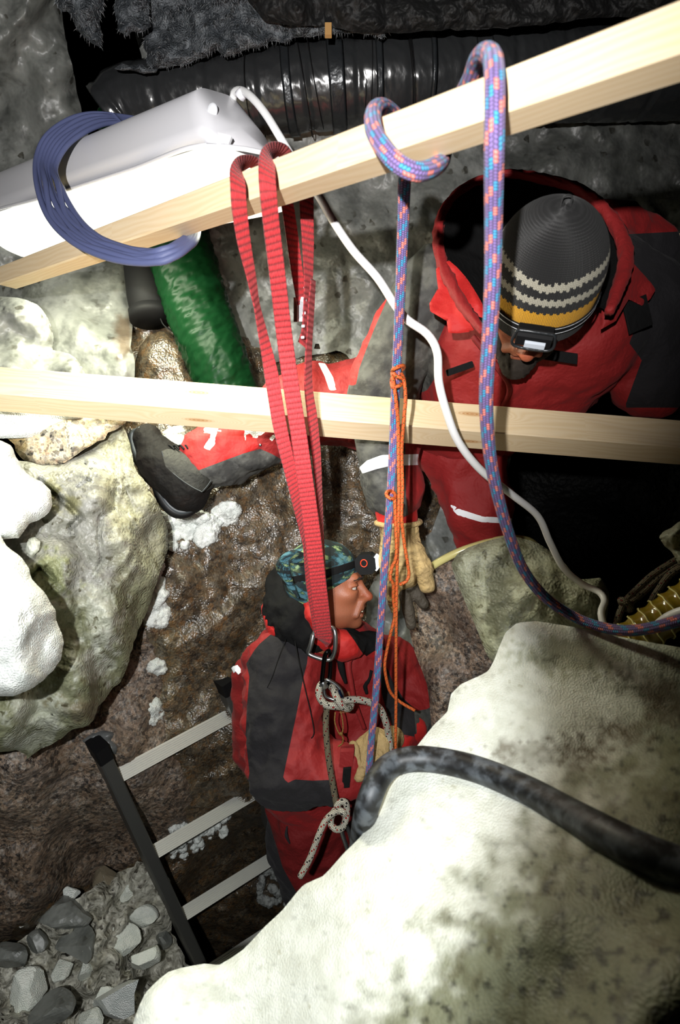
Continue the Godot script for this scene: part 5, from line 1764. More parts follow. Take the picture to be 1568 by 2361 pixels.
# ---------------------------------------------------------------- people
func head_shapes() -> Array:
	# face looks along +x, crown +y, the person's right side +z; metres
	var I := Basis()
	var out := [
		["ell", Vector3(-0.012, 0.045, 0), Vector3(0.099, 0.085, 0.076), I, 0.02],
		["ell", Vector3(0.036, -0.02, 0), Vector3(0.060, 0.082, 0.062), I, 0.03],
		["ell", Vector3(0.038, -0.074, 0), Vector3(0.050, 0.038, 0.047), I, 0.025],
		["ell", Vector3(0.074, -0.101, 0), Vector3(0.018, 0.017, 0.02), I, 0.02],
		["cap", Vector3(0.086, 0.026, -0.03), Vector3(0.086, 0.026, 0.03), 0.015, 0.015, 0.018],
		["cap", Vector3(0.092, 0.018, 0), Vector3(0.113, -0.026, 0), 0.0085, 0.012, 0.014],
		["ell", Vector3(0.118, -0.032, 0), Vector3(0.012, 0.011, 0.012), I, 0.012]]
	for s in [-1.0, 1.0]:
		out += [
			["ell", Vector3(0.105, -0.036, 0.012 * s), Vector3(0.012, 0.009, 0.008), I, 0.006],
			["ell", Vector3(0.066, -0.014, 0.042 * s), Vector3(0.024, 0.017, 0.020), I, 0.02],
			["cap", Vector3(0.100, -0.040, 0.020 * s), Vector3(0.085, -0.075, 0.034 * s), 0.008, 0.007, 0.012],
			["ell", Vector3(0.091, 0.006, 0.031 * s), Vector3(0.014, 0.011, 0.016), I, 0.014, "cut"],
			["ell", Vector3(0.081, 0.010, 0.032 * s), Vector3(0.016, 0.0065, 0.018), I, 0.006],
			["ell", Vector3(0.080, -0.007, 0.032 * s), Vector3(0.016, 0.0055, 0.017), I, 0.006],
			["cap", Vector3(0.112, -0.045, 0.022 * s), Vector3(0.098, -0.086, 0.031 * s), 0.002, 0.0015, 0.006, "cut"],
			["ell", Vector3(-0.012, -0.006, 0.077 * s), Vector3(0.022, 0.034, 0.009), I, 0.008],
			["ell", Vector3(-0.008, -0.004, 0.086 * s), Vector3(0.011, 0.02, 0.006), I, 0.006, "cut"]]
	out += [
		["cap", Vector3(0.097, -0.056, -0.014), Vector3(0.097, -0.056, 0.014), 0.0085, 0.0085, 0.01],
		["cap", Vector3(0.100, -0.061, -0.017), Vector3(0.100, -0.061, 0.017), 0.0045, 0.0045, 0.004],
		["cap", Vector3(0.095, -0.0795, -0.015), Vector3(0.095, -0.0795, 0.015), 0.006, 0.006, 0.006],
		["cap", Vector3(0.108, -0.0695, -0.017), Vector3(0.108, -0.0695, 0.017), 0.0058, 0.0058, 0.003, "cut"],
		["cap", Vector3(-0.015, -0.06, 0), Vector3(-0.045, -0.15, 0), 0.054, 0.05, 0.03]]
	return out


func head_tint(p: Vector3) -> Color:
	var c := Color(1, 1, 1)
	c = c.lerp(Color(1.1, 0.75, 0.7), 1.0 - smoothstep(0.01, 0.03, p.distance_to(Vector3(0.122, -0.032, 0))))
	c = c.lerp(Color(0.8, 0.5, 0.5), (1.0 - smoothstep(0.006, 0.012, absf(p.y + 0.068))) * smoothstep(0.086, 0.098, p.x) * (1.0 - smoothstep(0.012, 0.022, absf(p.z))))
	c = c.lerp(Color(0.55, 0.5, 0.48), (1.0 - smoothstep(-0.075, -0.06, p.y)) * 0.5)
	return c


func build_head(parent: Node3D, frame: Transform3D, body: MB) -> void:
	var m := nets(head_shapes(), 0.0032, 0.02)
	m.c.resize(m.v.size())
	for k in m.v.size():
		m.c[k] = head_tint(m.v[k])
	m.moved(frame)
	body.c.resize(body.v.size())
	body.c.fill(Color.WHITE)
	body.add(m)
	part("body", body, mats["skin"], parent)
	for s in [-1.0, 1.0]:
		part("eye", ball(Vector3(0.0790, 0.002, 0.031 * s), Vector3.ONE * 0.0122).moved(frame), mats["eye_white"], parent)
		part("iris", ball(Vector3(0.0895, 0.001, 0.029 * s), Vector3(0.0025, 0.0058, 0.0058)).moved(frame), mats["iris"], parent)
		part("eyebrow", tube(smooth_path([Vector3(0.105, 0.022, 0.012 * s), Vector3(0.102, 0.027, 0.03 * s), Vector3(0.088, 0.024, 0.046 * s)], 0.004), [0.003, 0.0036, 0.0015], 8).moved(frame), mats["beard"], parent)
	part("teeth", bar(Vector3(0.0965, -0.0672, -0.014), Vector3(0.0965, -0.0672, 0.014), Vector3(1, 0, 0), Vector3(0, 1, 0), chamfered(-0.004, -0.003, 0.004, 0.0035, 0.001), 1).moved(frame), mats["teeth"], parent)


func frame_at(c: Vector3, up: Vector3, forward: Vector3, scale := 1.0) -> Transform3D:
	var f := (forward - up * forward.dot(up)).normalized()
	var z := f.cross(up).normalized()
	return Transform3D(Basis(f * scale, up * scale, z * scale), c)


func cut_parts(m: MB, parent: Node3D, cuts: Array, rest: Array) -> void:
	# cuts: [name, material, g (Callable mesh -> distances)]; what is left is rest: [name, material]
	var left := m
	for q in cuts:
		var two: Array = left.split((q[2] as Callable).call(left))
		if two[0].i.size() > 0:
			var o := part(q[0], two[0], mats[q[1]], parent)
			if q[0] == "snow_dust":
				o.set_meta("kind", "stuff")
		left = two[1]
	part(rest[0], left, mats[rest[1]], parent)


func finger(a: Vector3, b: Vector3, c: Vector3, r: float) -> Array:
	return [["cap", a, b, r * 1.05, r, 0.008], ["cap", b, c, r, r * 0.9, 0.006]]


func build_lower_person() -> void:
	var t := thing("person", "lower person in red and black jacket and teal cap, standing in the shaft", "person", P(740, 2200, 2.1))
	# joints
	var neck := P(735, 1455, 1.58)
	var chest := P(755, 1580, 1.64)
	var belly := P(745, 1760, 1.70)
	var hips := P(745, 1900, 1.80)
	var rsh := P(655, 1535, 1.52)
	var rel := P(668, 1772, 1.46)
	var rwr := P(812, 1768, 1.43)
	var rha := P(852, 1725, 1.42)
	var lsh := P(895, 1530, 1.74)
	var lel := P(978, 1650, 1.70)
	var lwr := P(912, 1700, 1.56)
	var lha := P(880, 1740, 1.48)
	var kneer := P(735, 2090, 1.95)
	var kneel := P(800, 2090, 2.05)
	var thin := nets([["cap", chest, belly, 0.10, 0.09, 0.03], ["cap", belly, hips, 0.09, 0.1, 0.03], ["cap", neck + cam_dir(0, 0, -1) * 0.06, chest, 0.045, 0.07, 0.04], ["cap", rsh, rel, 0.045, 0.04, 0.03], ["cap", rel, rwr, 0.038, 0.03, 0.03], ["cap", chest, rsh, 0.06, 0.05, 0.03], ["cap", chest, lsh, 0.06, 0.05, 0.03], ["cap", lsh, lel, 0.045, 0.04, 0.03], ["cap", lel, lwr, 0.038, 0.03, 0.03], ["cap", hips, kneer, 0.075, 0.055, 0.03], ["cap", hips, kneel, 0.075, 0.055, 0.03]], 0.016, 0.04)
	var frame := frame_at(P(752, 1357, 1.53), cam_dir(-0.10, 1.0, 0.05), cam_dir(1.0, 0.02, 0.16), 0.95)
	build_head(t, frame, thin)
	# trousers
	var tr := nets([["cap", P(720, 1850, 1.76), P(735, 1930, 1.82), 0.135, 0.14, 0.05], ["cap", P(705, 1930, 1.80), P(735, 2110, 1.95), 0.115, 0.085, 0.05], ["cap", P(790, 1930, 1.88), P(800, 2110, 2.05), 0.11, 0.085, 0.05], ["cap", P(735, 2110, 1.95), P(720, 2300, 2.2), 0.085, 0.07, 0.05]], 0.011, 0.06)
	crumple(tr, 0.014, 5.0, 0.006, 600.0)
	cut_parts(tr, t, [["side_panel", "black_cloth", func(m: MB) -> PackedFloat32Array: return cut_of(m, [[560, 1840], [600, 1840], [622, 1900], [640, 1960], [652, 2000], [690, 2070], [700, 2120], [560, 2120]])]], ["trousers", "dark_red_cloth"])
	for q in [[640, 1850, 646, 1872, 652, 1895], [662, 1905, 660, 1925, 668, 1945]]:
		part("zip", tube(smooth_path(pts([[q[0], q[1], 1.63], [q[2], q[3], 1.625], [q[4], q[5], 1.63]]), 0.006), [0.002, 0.005, 0.002], 8), mats["black_cloth"], t)
	# jacket: trunk and far arm in one, near sleeve beside it
	var jacket := nets([["cap", P(690, 1535, 1.62), P(680, 1740, 1.70), 0.135, 0.13, 0.06], ["cap", P(800, 1520, 1.66), P(790, 1740, 1.70), 0.10, 0.11, 0.06], ["cap", P(720, 1480, 1.6), P(800, 1475, 1.62), 0.06, 0.055, 0.05], ["cap", P(840, 1540, 1.70), P(850, 1720, 1.74), 0.10, 0.10, 0.05], ["cap", P(900, 1530, 1.76), P(970, 1640, 1.72), 0.075, 0.065, 0.05], ["cap", P(970, 1640, 1.72), P(915, 1700, 1.56), 0.062, 0.046, 0.04], ["cap", P(600, 1560, 1.66), P(605, 1720, 1.72), 0.075, 0.08, 0.05], ["cap", P(700, 1780, 1.70), P(730, 1820, 1.72), 0.13, 0.12, 0.05]], 0.0095, 0.06)
	crumple(jacket, 0.014, 4.5, 0.006, 700.0)
	cut_parts(jacket, t, [
		["elbow_patch", "dusty_black_cloth", func(m: MB) -> PackedFloat32Array: return cut_of(m, [[955, 1640], [985, 1635], [1020, 1610], [1070, 1600], [1070, 1720], [960, 1700]])],
		["chest_panel", "black_cloth", func(m: MB) -> PackedFloat32Array: return cut_of(m, [[868, 1512], [893, 1540], [905, 1570], [930, 1610], [962, 1640], [965, 1700], [910, 1690], [895, 1650], [880, 1600], [876, 1550]])],
		["snow_dust", "snow", func(m: MB) -> PackedFloat32Array:
			var g := cut_of(m, [[985, 1535], [1010, 1580], [1022, 1620], [1005, 1630], [970, 1615], [985, 1580]])
			for k in g.size():
				g[k] = minf(g[k], 14.0) - 13.0 + 40.0 * n_mid.get_noise_3dv(m.v[k] * 1800.0)
			return g],
		["back_panel", "black_cloth", func(m: MB) -> PackedFloat32Array: return cut_of(m, [[606, 1480], [640, 1455], [700, 1450], [712, 1500], [640, 1560], [570, 1620], [565, 1580]])]], ["jacket", "red_cloth"])
	var sleeve := nets([["cap", P(655, 1540, 1.54), P(655, 1640, 1.50), 0.088, 0.09, 0.05], ["cap", P(655, 1640, 1.50), P(664, 1765, 1.47), 0.09, 0.088, 0.05], ["cap", P(664, 1768, 1.47), P(735, 1782, 1.45), 0.085, 0.066, 0.05], ["cap", P(735, 1782, 1.45), P(800, 1775, 1.43), 0.066, 0.058, 0.03], ["cap", P(690, 1520, 1.56), P(640, 1540, 1.56), 0.07, 0.08, 0.05]], 0.0085, 0.05)
	crumple(sleeve, 0.018, 6.0, 0.006, 800.0)
	cut_parts(sleeve, t, [["sleeve_panel", "black_cloth", func(m: MB) -> PackedFloat32Array: return cut_of(m, [[598, 1485], [625, 1462], [700, 1462], [712, 1490], [708, 1530], [700, 1560], [685, 1640], [668, 1720], [653, 1792], [662, 1806], [680, 1797], [720, 1800], [765, 1798], [800, 1880], [560, 1880], [575, 1780], [566, 1700], [570, 1620], [575, 1560], [568, 1530], [586, 1500]])]], ["sleeve", "red_cloth"])
	part("cuff", bar(P(781, 1774, 1.385), P(812, 1772, 1.375), cam_dir(0.1, 1, 0.1), cam_dir(0, 0, 1), chamfered(-0.06, -0.03, 0.052, 0.004, 0.006), 4, 0.0), mats["red_cloth"], t)
	part("velcro_tab", bar(P(790, 1790, 1.3745), P(808, 1788, 1.366), cam_dir(0.08, 1, 0.1), cam_dir(0, 0, 1), chamfered(-0.03, -0.004, 0.022, 0.004, 0.002)), mats["black_lining"], t)
	# seams and cord on the back
	part("drawcord", tube(smooth_path(pts([[680, 1478, 1.46], [690, 1530, 1.435], [704, 1590, 1.42], [718, 1650, 1.41], [724, 1690, 1.4], [718, 1702, 1.4]]), 0.01), [0.0014], 6), mats["black_plastic"], t)
	part("seam", tube(smooth_path(pts([[662, 1468, 1.475], [645, 1510, 1.44], [628, 1560, 1.425], [614, 1590, 1.43]]), 0.01), [0.0009], 6), mats["black_lining"], t)
	# collar, hood folded down, chest zip with its flap
	var hood := nets([["cap", P(655, 1350, 1.60), P(690, 1430, 1.52), 0.042, 0.055, 0.04], ["cap", P(640, 1350, 1.62), P(640, 1400, 1.58), 0.024, 0.035, 0.04], ["cap", P(690, 1430, 1.52), P(728, 1470, 1.50), 0.05, 0.03, 0.04], ["cap", P(650, 1420, 1.57), P(700, 1460, 1.52), 0.045, 0.04, 0.04]], 0.007, 0.04)
	crumple(hood, 0.012, 9.0, 0.004, 1200.0)
	part("hood_lining", hood, mats["black_lining"], t)
	var hr := nets([["cap", P(620, 1400, 1.58), P(640, 1448, 1.54), 0.022, 0.024, 0.03], ["cap", P(640, 1446, 1.54), P(668, 1445, 1.5), 0.02, 0.014, 0.02], ["cap", P(694, 1352, 1.50), P(722, 1420, 1.46), 0.010, 0.012, 0.02], ["cap", P(722, 1420, 1.46), P(742, 1460, 1.46), 0.012, 0.02, 0.02]], 0.006, 0.03)
	crumple(hr, 0.008, 14.0)
	part("hood", hr, mats["bright_red_cloth"], t)
	var collar := nets([["cap", P(738, 1462, 1.50), P(795, 1488, 1.50), 0.03, 0.030, 0.03], ["cap", P(795, 1488, 1.50), P(856, 1484, 1.56), 0.032, 0.024, 0.03], ["cap", P(856, 1484, 1.56), P(874, 1510, 1.58), 0.024, 0.02, 0.03]], 0.006, 0.03)
	crumple(collar, 0.007, 12.0)
	cut_parts(collar, t, [["collar_lining", "black_lining", func(m: MB) -> PackedFloat32Array: return cut_of(m, [[790, 1440], [900, 1430], [900, 1500], [868, 1498], [842, 1515], [828, 1494], [818, 1478]])]], ["collar", "bright_red_cloth"])
	part("neck_warmer", nets([["cap", P(750, 1448, 1.53), P(822, 1480, 1.55), 0.035, 0.028, 0.03], ["cap", P(715, 1425, 1.55), P(760, 1460, 1.54), 0.04, 0.04, 0.03]], 0.006, 0.03), mats["black_lining"], t)
	part("zip_flap", tube(smooth_path(pts([[868, 1488, 1.55], [840, 1500, 1.545], [810, 1515, 1.535], [803, 1535, 1.53], [808, 1570, 1.53], [818, 1620, 1.54], [840, 1680, 1.56]]), 0.008), [0.010, 0.009, 0.008, 0.007, 0.006], 12), mats["red_cloth"], t)
	part("zip", tube(smooth_path(pts([[866, 1482, 1.54], [840, 1493, 1.53], [812, 1508, 1.52], [802, 1520, 1.515]]), 0.006), [0.011, 0.011, 0.009, 0.005], 12), mats["black_lining"], t)
	part("zip", tube(smooth_path(pts([[780, 1500, 1.50], [788, 1545, 1.50], [797, 1575, 1.505]]), 0.006), [0.008, 0.009, 0.004], 10), mats["black_lining"], t)
	part("pocket_zip", tube(smooth_path(pts([[856, 1545, 1.575], [850, 1565, 1.57], [842, 1580, 1.57], [846, 1600, 1.57]]), 0.006), [0.006, 0.008, 0.004], 10), mats["black_lining"], t)
	part("reflective_strip", px_strap([[880, 1492, 1.62, 9], [886, 1520, 1.62, 10], [893, 1560, 1.62, 10], [903, 1585, 1.63, 8]], 0.014), mats["reflector"], t)
	part("reflective_strip", px_strap([[537, 1546, 1.60, 12], [545, 1540, 1.59, 14], [553, 1552, 1.59, 10]], 0.016), mats["reflector"], t)
	part("far_cuff", nets([["cap", P(950, 1682, 1.60), P(918, 1702, 1.55), 0.042, 0.04, 0.02]], 0.007, 0.02), mats["bright_red_cloth"], t)
	# gloves
	var hand := [["cap", P(822, 1748, 1.43), P(868, 1712, 1.42), 0.030, 0.034, 0.02], ["cap", P(826, 1770, 1.42), P(860, 1740, 1.42), 0.026, 0.03, 0.02]]
	hand += finger(P(868, 1700, 1.42), P(888, 1712, 1.40), P(876, 1735, 1.385), 0.0105) + finger(P(866, 1715, 1.41), P(886, 1732, 1.395), P(872, 1752, 1.38), 0.0108) + finger(P(862, 1732, 1.41), P(880, 1752, 1.39), P(866, 1770, 1.38), 0.0105) + finger(P(856, 1748, 1.41), P(870, 1768, 1.39), P(858, 1782, 1.385), 0.0092) + finger(P(838, 1752, 1.40), P(834, 1776, 1.385), P(828, 1792, 1.38), 0.0115)
	var gl := nets(hand, 0.0045, 0.02)
	crumple(gl, 0.004, 22.0)
	part("glove", gl, mats["leather_glove"], t)
	part("glove_cuff", tube(smooth_path(pts([[812, 1716, 1.42], [820, 1722, 1.40], [824, 1745, 1.39], [830, 1775, 1.39], [822, 1800, 1.41], [812, 1780, 1.44], [808, 1740, 1.45]]), 0.006, true), [0.008], 10, true), mats["leather_glove"], t)
	var hand2 := [["cap", P(905, 1702, 1.52), P(880, 1725, 1.46), 0.032, 0.034, 0.02]]
	hand2 += finger(P(878, 1705, 1.46), P(862, 1706, 1.45), P(858, 1722, 1.44), 0.0105) + finger(P(885, 1740, 1.46), P(872, 1752, 1.45), P(884, 1765, 1.44), 0.0105) + finger(P(892, 1752, 1.46), P(882, 1768, 1.45), P(893, 1780, 1.44), 0.01)
	var gl2 := nets(hand2, 0.0045, 0.02)
	part("glove", gl2, mats["leather_glove"], t)
	# cap, tail, headlamp
	var cap := nets([["ell", Vector3(-0.012, 0.047, 0), Vector3(0.109, 0.094, 0.086), Basis(), 0.02], ["ell", Vector3(-0.02, 0.0, 0), Vector3(0.086, 0.08, 0.08), Basis(), 0.03]], 0.004, 0.02)
	var two: Array = cap.split(plane_of(cap, Vector3(0.086, 0.036, 0), Vector3(-0.40, 0.92, 0).normalized()))
	part("cap", (two[0] as MB).moved(frame), mats["teal_fleece"], t)
	for k in 16:
		var f := k / 15.0
		part("cap_tail", tube(smooth_path(pts([[700 - 6 * sin(k), 1280 + 20 * f, 1.46], [676 - 6 * f, 1274 + 18 * f, 1.43], [654 + 8 * f, 1284 + 22 * f, 1.425 + 0.01 * sin(k * 2.0)], [640 + 28 * f + 4 * sin(k * 3.0), 1302 + 40 * f, 1.425], [642 + 46 * f, 1322 + 56 * f, 1.43]]), 0.006), [0.006, 0.007, 0.007, 0.005, 0.002], 7), mats["teal_fleece"], t)
	var hl := Node3D.new()
	hl.name = "headlamp"
	t.add_child(hl)
	hl.position = (frame * Vector3(0.13, 0.055, 0)) - t.position
	var band := []
	for s in 48:
		var a := TAU * s / 48
		band.append(frame * (Vector3(-0.012, 0.052, 0) + Vector3(cos(a) * 0.109, 0.016 * cos(a), sin(a) * 0.0865)))
	var wd := []
	var ww := []
	for s in 49:
		wd.append(frame.basis.y)
		ww.append(0.019)
	band.append(band[0])
	part("strap", strap(band, wd, ww, 0.003), mats["black_lining"], hl)
	var u := frame.basis.y.normalized()
	var fw := frame.basis.x.normalized()
	var sd := frame.basis.z.normalized()
	var c0 := frame * Vector3(0.106, 0.064, 0.0)
	part("housing", bar(c0 - sd * 0.03, c0 + sd * 0.03, fw, u, chamfered(-0.012, -0.026, 0.042, 0.026, 0.012), 1), mats["black_plastic"], hl)
	part("lens", bar(c0 - sd * 0.026, c0 + sd * 0.026, fw, u, chamfered(0.036, -0.020, 0.048, 0.020, 0.006), 1), mats["glowing_lens"], hl, "bright white lens")
	var ring := []
	for s in 20:
		var a := TAU * s / 20
		ring.append(c0 + sd * 0.031 + fw * (0.012 + cos(a) * 0.0085) + u * (0.004 + sin(a) * 0.0095))
	part("button_ring", tube(ring, [0.0014], 8, true), mats["orange_plastic"], hl)
	var sp := SpotLight3D.new()
	sp.name = "headlamp_light"
	sp.position = c0 + fw * 0.06 - offset_of(hl)
	hl.add_child(sp)
	sp.global_transform = Transform3D(Basis.looking_at(fw + u * -0.2, Vector3.UP), sp.global_position)
	sp.spot_angle = 40.0
	sp.spot_angle_attenuation = 1.0
	sp.light_energy = 0.012
	sp.light_size = 0.02
	sp.shadow_enabled = true
	sp.spot_range = 8.0
	sp.spot_attenuation = 2.0


func build_upper_person() -> void:
	var t := thing("person", "upper person in red suit and striped knit cap, bending over the shaft", "person", P(1090, 1260, 1.6))
	var hc := P(1238, 672, 1.08)
	var frame := frame_at(hc, cam_dir(-0.02, 0.25, 0.97), cam_dir(-0.16, -0.95, 0.25), 1.0)
	var sh := P(1020, 680, 1.36)
	var el := P(880, 880, 1.44)
	var wr := P(915, 1190, 1.50)
	var chest := P(1200, 800, 1.48)
	var hips := P(1030, 980, 1.62)
	var kn := P(720, 925, 1.72)
	var an := P(455, 1080, 1.60)
	var thin := nets([["cap", hc + cam_dir(0, 0.1, -1) * 0.16, chest, 0.06, 0.11, 0.04], ["cap", chest, hips, 0.12, 0.11, 0.04], ["cap", chest, sh, 0.08, 0.055, 0.04], ["cap", sh, el, 0.048, 0.04, 0.03], ["cap", el, wr, 0.04, 0.03, 0.03], ["cap", chest, P(1440, 720, 1.35), 0.08, 0.055, 0.04], ["cap", hips, kn, 0.08, 0.06, 0.03], ["cap", kn, an, 0.055, 0.042, 0.03], ["cap", hips, P(1105, 1220, 1.62), 0.08, 0.05, 0.03]], 0.016, 0.04)
	build_head(t, frame, thin)
	# beard and hair round the face
	var beard := nets([["cap", Vector3(0.05, -0.095, 0.04), Vector3(0.09, -0.112, 0.0), 0.022, 0.026, 0.02], ["cap", Vector3(0.05, -0.095, -0.04), Vector3(0.09, -0.112, 0.0), 0.022, 0.026, 0.02], ["cap", Vector3(0.02, -0.03, 0.062), Vector3(0.05, -0.095, 0.042), 0.016, 0.022, 0.02], ["cap", Vector3(0.02, -0.03, -0.062), Vector3(0.05, -0.095, -0.042), 0.016, 0.022, 0.02]], 0.005, 0.02)
	crumple(beard, 0.004, 60.0)
	part("beard", beard.moved(frame), mats["beard"], t)
	# knit cap turned about the head's upright, drawn down to the eyes
	frame = frame_at(P(1240, 695, 1.05), cam_dir(-0.05, 0.50, 0.86), cam_dir(-0.28, -0.80, 0.60))
	var cap := MB.new()
	var seg := 72
	var prof := []
	for k in 31:
		var f := k / 30.0
		var y := lerpf(0.17, 0.0, f)
		var r := 1.0
		if f < 0.62:
			r = sqrt(1.0 - pow(1.0 - f / 0.62, 2.1))
		prof.append([y, r * lerpf(1.0, 0.97, smoothstep(0.7, 1.0, f))])
	for k in prof.size():
		for s in seg + 1:
			var a := TAU * s / seg
			var tip := -0.018 * (1.0 - float(k) / 30.0)
			cap.v.append(frame * (Vector3(-0.006 + tip, prof[k][0] + 0.012 * (-cos(a)) * (k / 30.0), 0) + Vector3(cos(a) * 0.106, 0, sin(a) * 0.098) * prof[k][1]))
			cap.uv.append(Vector2(0.5 + (float(s) / seg - (1.0 if s > seg / 2 else 0.0)), k / 30.0))
			cap.w.append(k * (seg + 1) + s % seg)
	for k in prof.size() - 1:
		for s in seg:
			if s == seg / 2:
				pass
			var a := k * (seg + 1) + s
			cap.quad(a, a + 1, a + seg + 2, a + seg + 1)
	# the texture's seam lies at the back of the head
	for k in prof.size():
		for s in seg + 1:
			cap.uv[k * (seg + 1) + s].x = float(s) / seg + 0.5
	cap.orient()
	part("knit_cap", cap, mats["knit"], t, "black knit cap with two cream stripes and a yellow one")
	part("cap_loop", tube(smooth_path([frame * Vector3(-0.02, 0.166, 0.008), frame * Vector3(-0.026, 0.182, 0.006), frame * Vector3(-0.028, 0.182, -0.006), frame * Vector3(-0.024, 0.166, -0.008)], 0.004), [0.0016], 8), mats["knit"], t)
	var hl := Node3D.new()
	hl.name = "headlamp"
	t.add_child(hl)
	hl.position = (frame * Vector3(0.118, 0.03, 0)) - t.position
	for e in 2:
		var band := []
		for s in 64:
			var a := TAU * s / 64
			band.append(frame * (Vector3(-0.006, 0.026 + 0.010 * e - 0.012 * cos(a), 0) + Vector3(cos(a) * 0.107, 0, sin(a) * 0.099)))
		part("strap_edge", tube(smooth_path(band, 0.01, true), [0.0016], 6, true), mats["label_white"], hl)
	var band2 := []
	var wd := []
	var ww := []
	for s in 65:
		var a := TAU * (s % 64) / 64
		band2.append(frame * (Vector3(-0.006, 0.031 - 0.012 * cos(a), 0) + Vector3(cos(a) * 0.1068, 0, sin(a) * 0.0988)))
		wd.append(frame.basis.y)
		ww.append(0.014)
	part("strap", strap(band2, wd, ww, 0.003), mats["black_lining"], hl)
	var fx := frame.basis.x
	var fy := frame.basis.y
	var fz := frame.basis.z
	var c0 := frame * Vector3(0.108, 0.022, 0.0)
	part("housing", bar(c0 - fz * 0.029, c0 + fz * 0.029, fx, fy, chamfered(-0.006, -0.016, 0.026, 0.02, 0.009), 1), mats["black_plastic"], hl)
	part("clear_window", bar(c0 - fz * 0.020, c0 + fz * 0.014, fx, fy, chamfered(0.022, -0.011, 0.03, 0.004, 0.003), 1), mats["clear_lens"], hl)
	var fr := []
	for q in [[-0.029, 0.02], [0.029, 0.02], [0.032, 0.016], [0.030, -0.014], [-0.030, -0.014], [-0.032, 0.016]]:
		fr.append(c0 + fz * q[0] + fy * q[1] + fx * 0.022)
	part("lamp_frame", tube(smooth_path(fr, 0.006, true), [0.0028], 8, true), mats["grey_tape"], hl)
	# hood thrown open round the head
	var rim_px := [[1115, 765, 1.05], [1060, 690, 1.12], [1018, 600, 1.18], [1012, 520, 1.22], [1040, 460, 1.24], [1095, 420, 1.25], [1165, 400, 1.25], [1250, 412, 1.24], [1335, 438, 1.22], [1400, 492, 1.18], [1438, 560, 1.14], [1440, 620, 1.10], [1405, 720, 1.04]]
	var rim := smooth_path(pts(rim_px), 0.012)
	var hood := tube(rim, [0.006, 0.009, 0.011, 0.010, 0.008, 0.007, 0.006, 0.008, 0.010, 0.011, 0.013, 0.012, 0.007], 16, false, 1.0, func(u: float, l: float) -> float: return 0.005 * n_ridge.get_noise_3d(cos(u * TAU), sin(u * TAU), l * 14.0))
	part("hood", hood, mats["red_cloth"], t)
	var bowl := MB.new()
	var back := P(1225, 640, 1.36)
	for k in 13:
		var f := k / 12.0
		for q in rim:
			var p: Vector3 = (q as Vector3).lerp(back, f) + (back - P(1225, 640, 1.14)) * (0.7 * sin(f * PI / 2) * (1.0 - f))
			bowl.v.append(p + Vector3.ONE * 0.008 * n_ridge.get_noise_3dv(p * 9.0))
	var rc := rim.size()
	for k in 12:
		for s in rc - 1:
			var a := k * rc + s
			bowl.quad(a, a + 1, a + rc + 1, a + rc)
	var inner := bowl.v.size()
	for k in inner:
		bowl.v.append(bowl.v[k] + cam_dir(0, 0, -1) * 0.006)
	for k in range(0, 12 * (rc - 1) * 6, 3):
		bowl.tri(inner + bowl.i[k], inner + bowl.i[k + 2], inner + bowl.i[k + 1])
	bowl.orient()
	part("hood_lining", bowl, mats["black_lining"], t)
	# jacket trunk with far shoulder; the black panel also paints the unlit arm's shade
	var jacket := nets([["cap", P(1080, 640, 1.46), P(1130, 820, 1.42), 0.10, 0.14, 0.06], ["cap", P(1130, 800, 1.38), P(1070, 950, 1.54), 0.14, 0.13, 0.06], ["cap", P(1320, 760, 1.34), P(1230, 900, 1.5), 0.15, 0.13, 0.06], ["cap", P(1400, 660, 1.36), P(1470, 720, 1.36), 0.11, 0.10, 0.05], ["cap", P(1470, 720, 1.36), P(1500, 880, 1.4), 0.10, 0.085, 0.05], ["cap", P(1480, 600, 1.46), P(1400, 560, 1.42), 0.09, 0.09, 0.05], ["cap", P(1060, 990, 1.60), P(1110, 960, 1.6), 0.13, 0.13, 0.05]], 0.0105, 0.06)
	crumple(jacket, 0.014, 4.5, 0.006, 600.0)
	cut_parts(jacket, t, [["shoulder_panel_and_shade", "black_cloth", func(m: MB) -> PackedFloat32Array: return cut_of(m, [[1445, 540], [1640, 530], [1660, 940], [1440, 940], [1480, 830], [1450, 790], [1500, 690], [1455, 610]])],
		["side_panel", "dusty_black_cloth", func(m: MB) -> PackedFloat32Array: return cut_of(m, [[900, 600], [1000, 560], [1008, 640], [985, 700], [1000, 730], [985, 745], [1015, 800], [1010, 860], [985, 900], [900, 930]])]], ["jacket", "red_cloth"])
	# collar flaps and badge patches
	var lapel := mass([[1005, 620], [1035, 600], [1075, 640], [1112, 700], [1118, 745], [1085, 765], [1034, 768], [1030, 740], [992, 718], [990, 700], [1010, 665]], [[1010, 660, 1.17], [1110, 720, 1.10], [1040, 760, 1.14]], {"step": 5.0, "rim": 10.0, "bulge": 0.008, "back": 0.01, "rough": 0.006, "freq": 6.0})
	part("collar_flap", lapel, mats["bright_red_cloth"], t)
	var lapel2 := mass([[1420, 540], [1455, 600], [1512, 668], [1480, 705], [1450, 690], [1420, 740], [1385, 760], [1390, 700], [1425, 640]], [[1430, 600, 1.14], [1500, 670, 1.2], [1400, 740, 1.12]], {"step": 5.0, "rim": 10.0, "bulge": 0.008, "back": 0.01, "rough": 0.006, "freq": 6.0})
	part("collar_flap", lapel2, mats["red_cloth"], t)
	part("velcro_patch", bar(P(1462, 690, 1.185), P(1478, 760, 1.19), cam_dir(1, 0.45, -0.2), cam_dir(0.1, 0, 1), chamfered(-0.03, -0.003, 0.03, 0.003, 0.001)), mats["black_lining"], t)
	part("name_patch", bar(P(1245, 815, 1.19), P(1330, 828, 1.19), cam_dir(0, 1, 0.2), cam_dir(0, -0.2, 1), chamfered(-0.011, -0.003, 0.011, 0.003, 0.001)), mats["black_lining"], t)
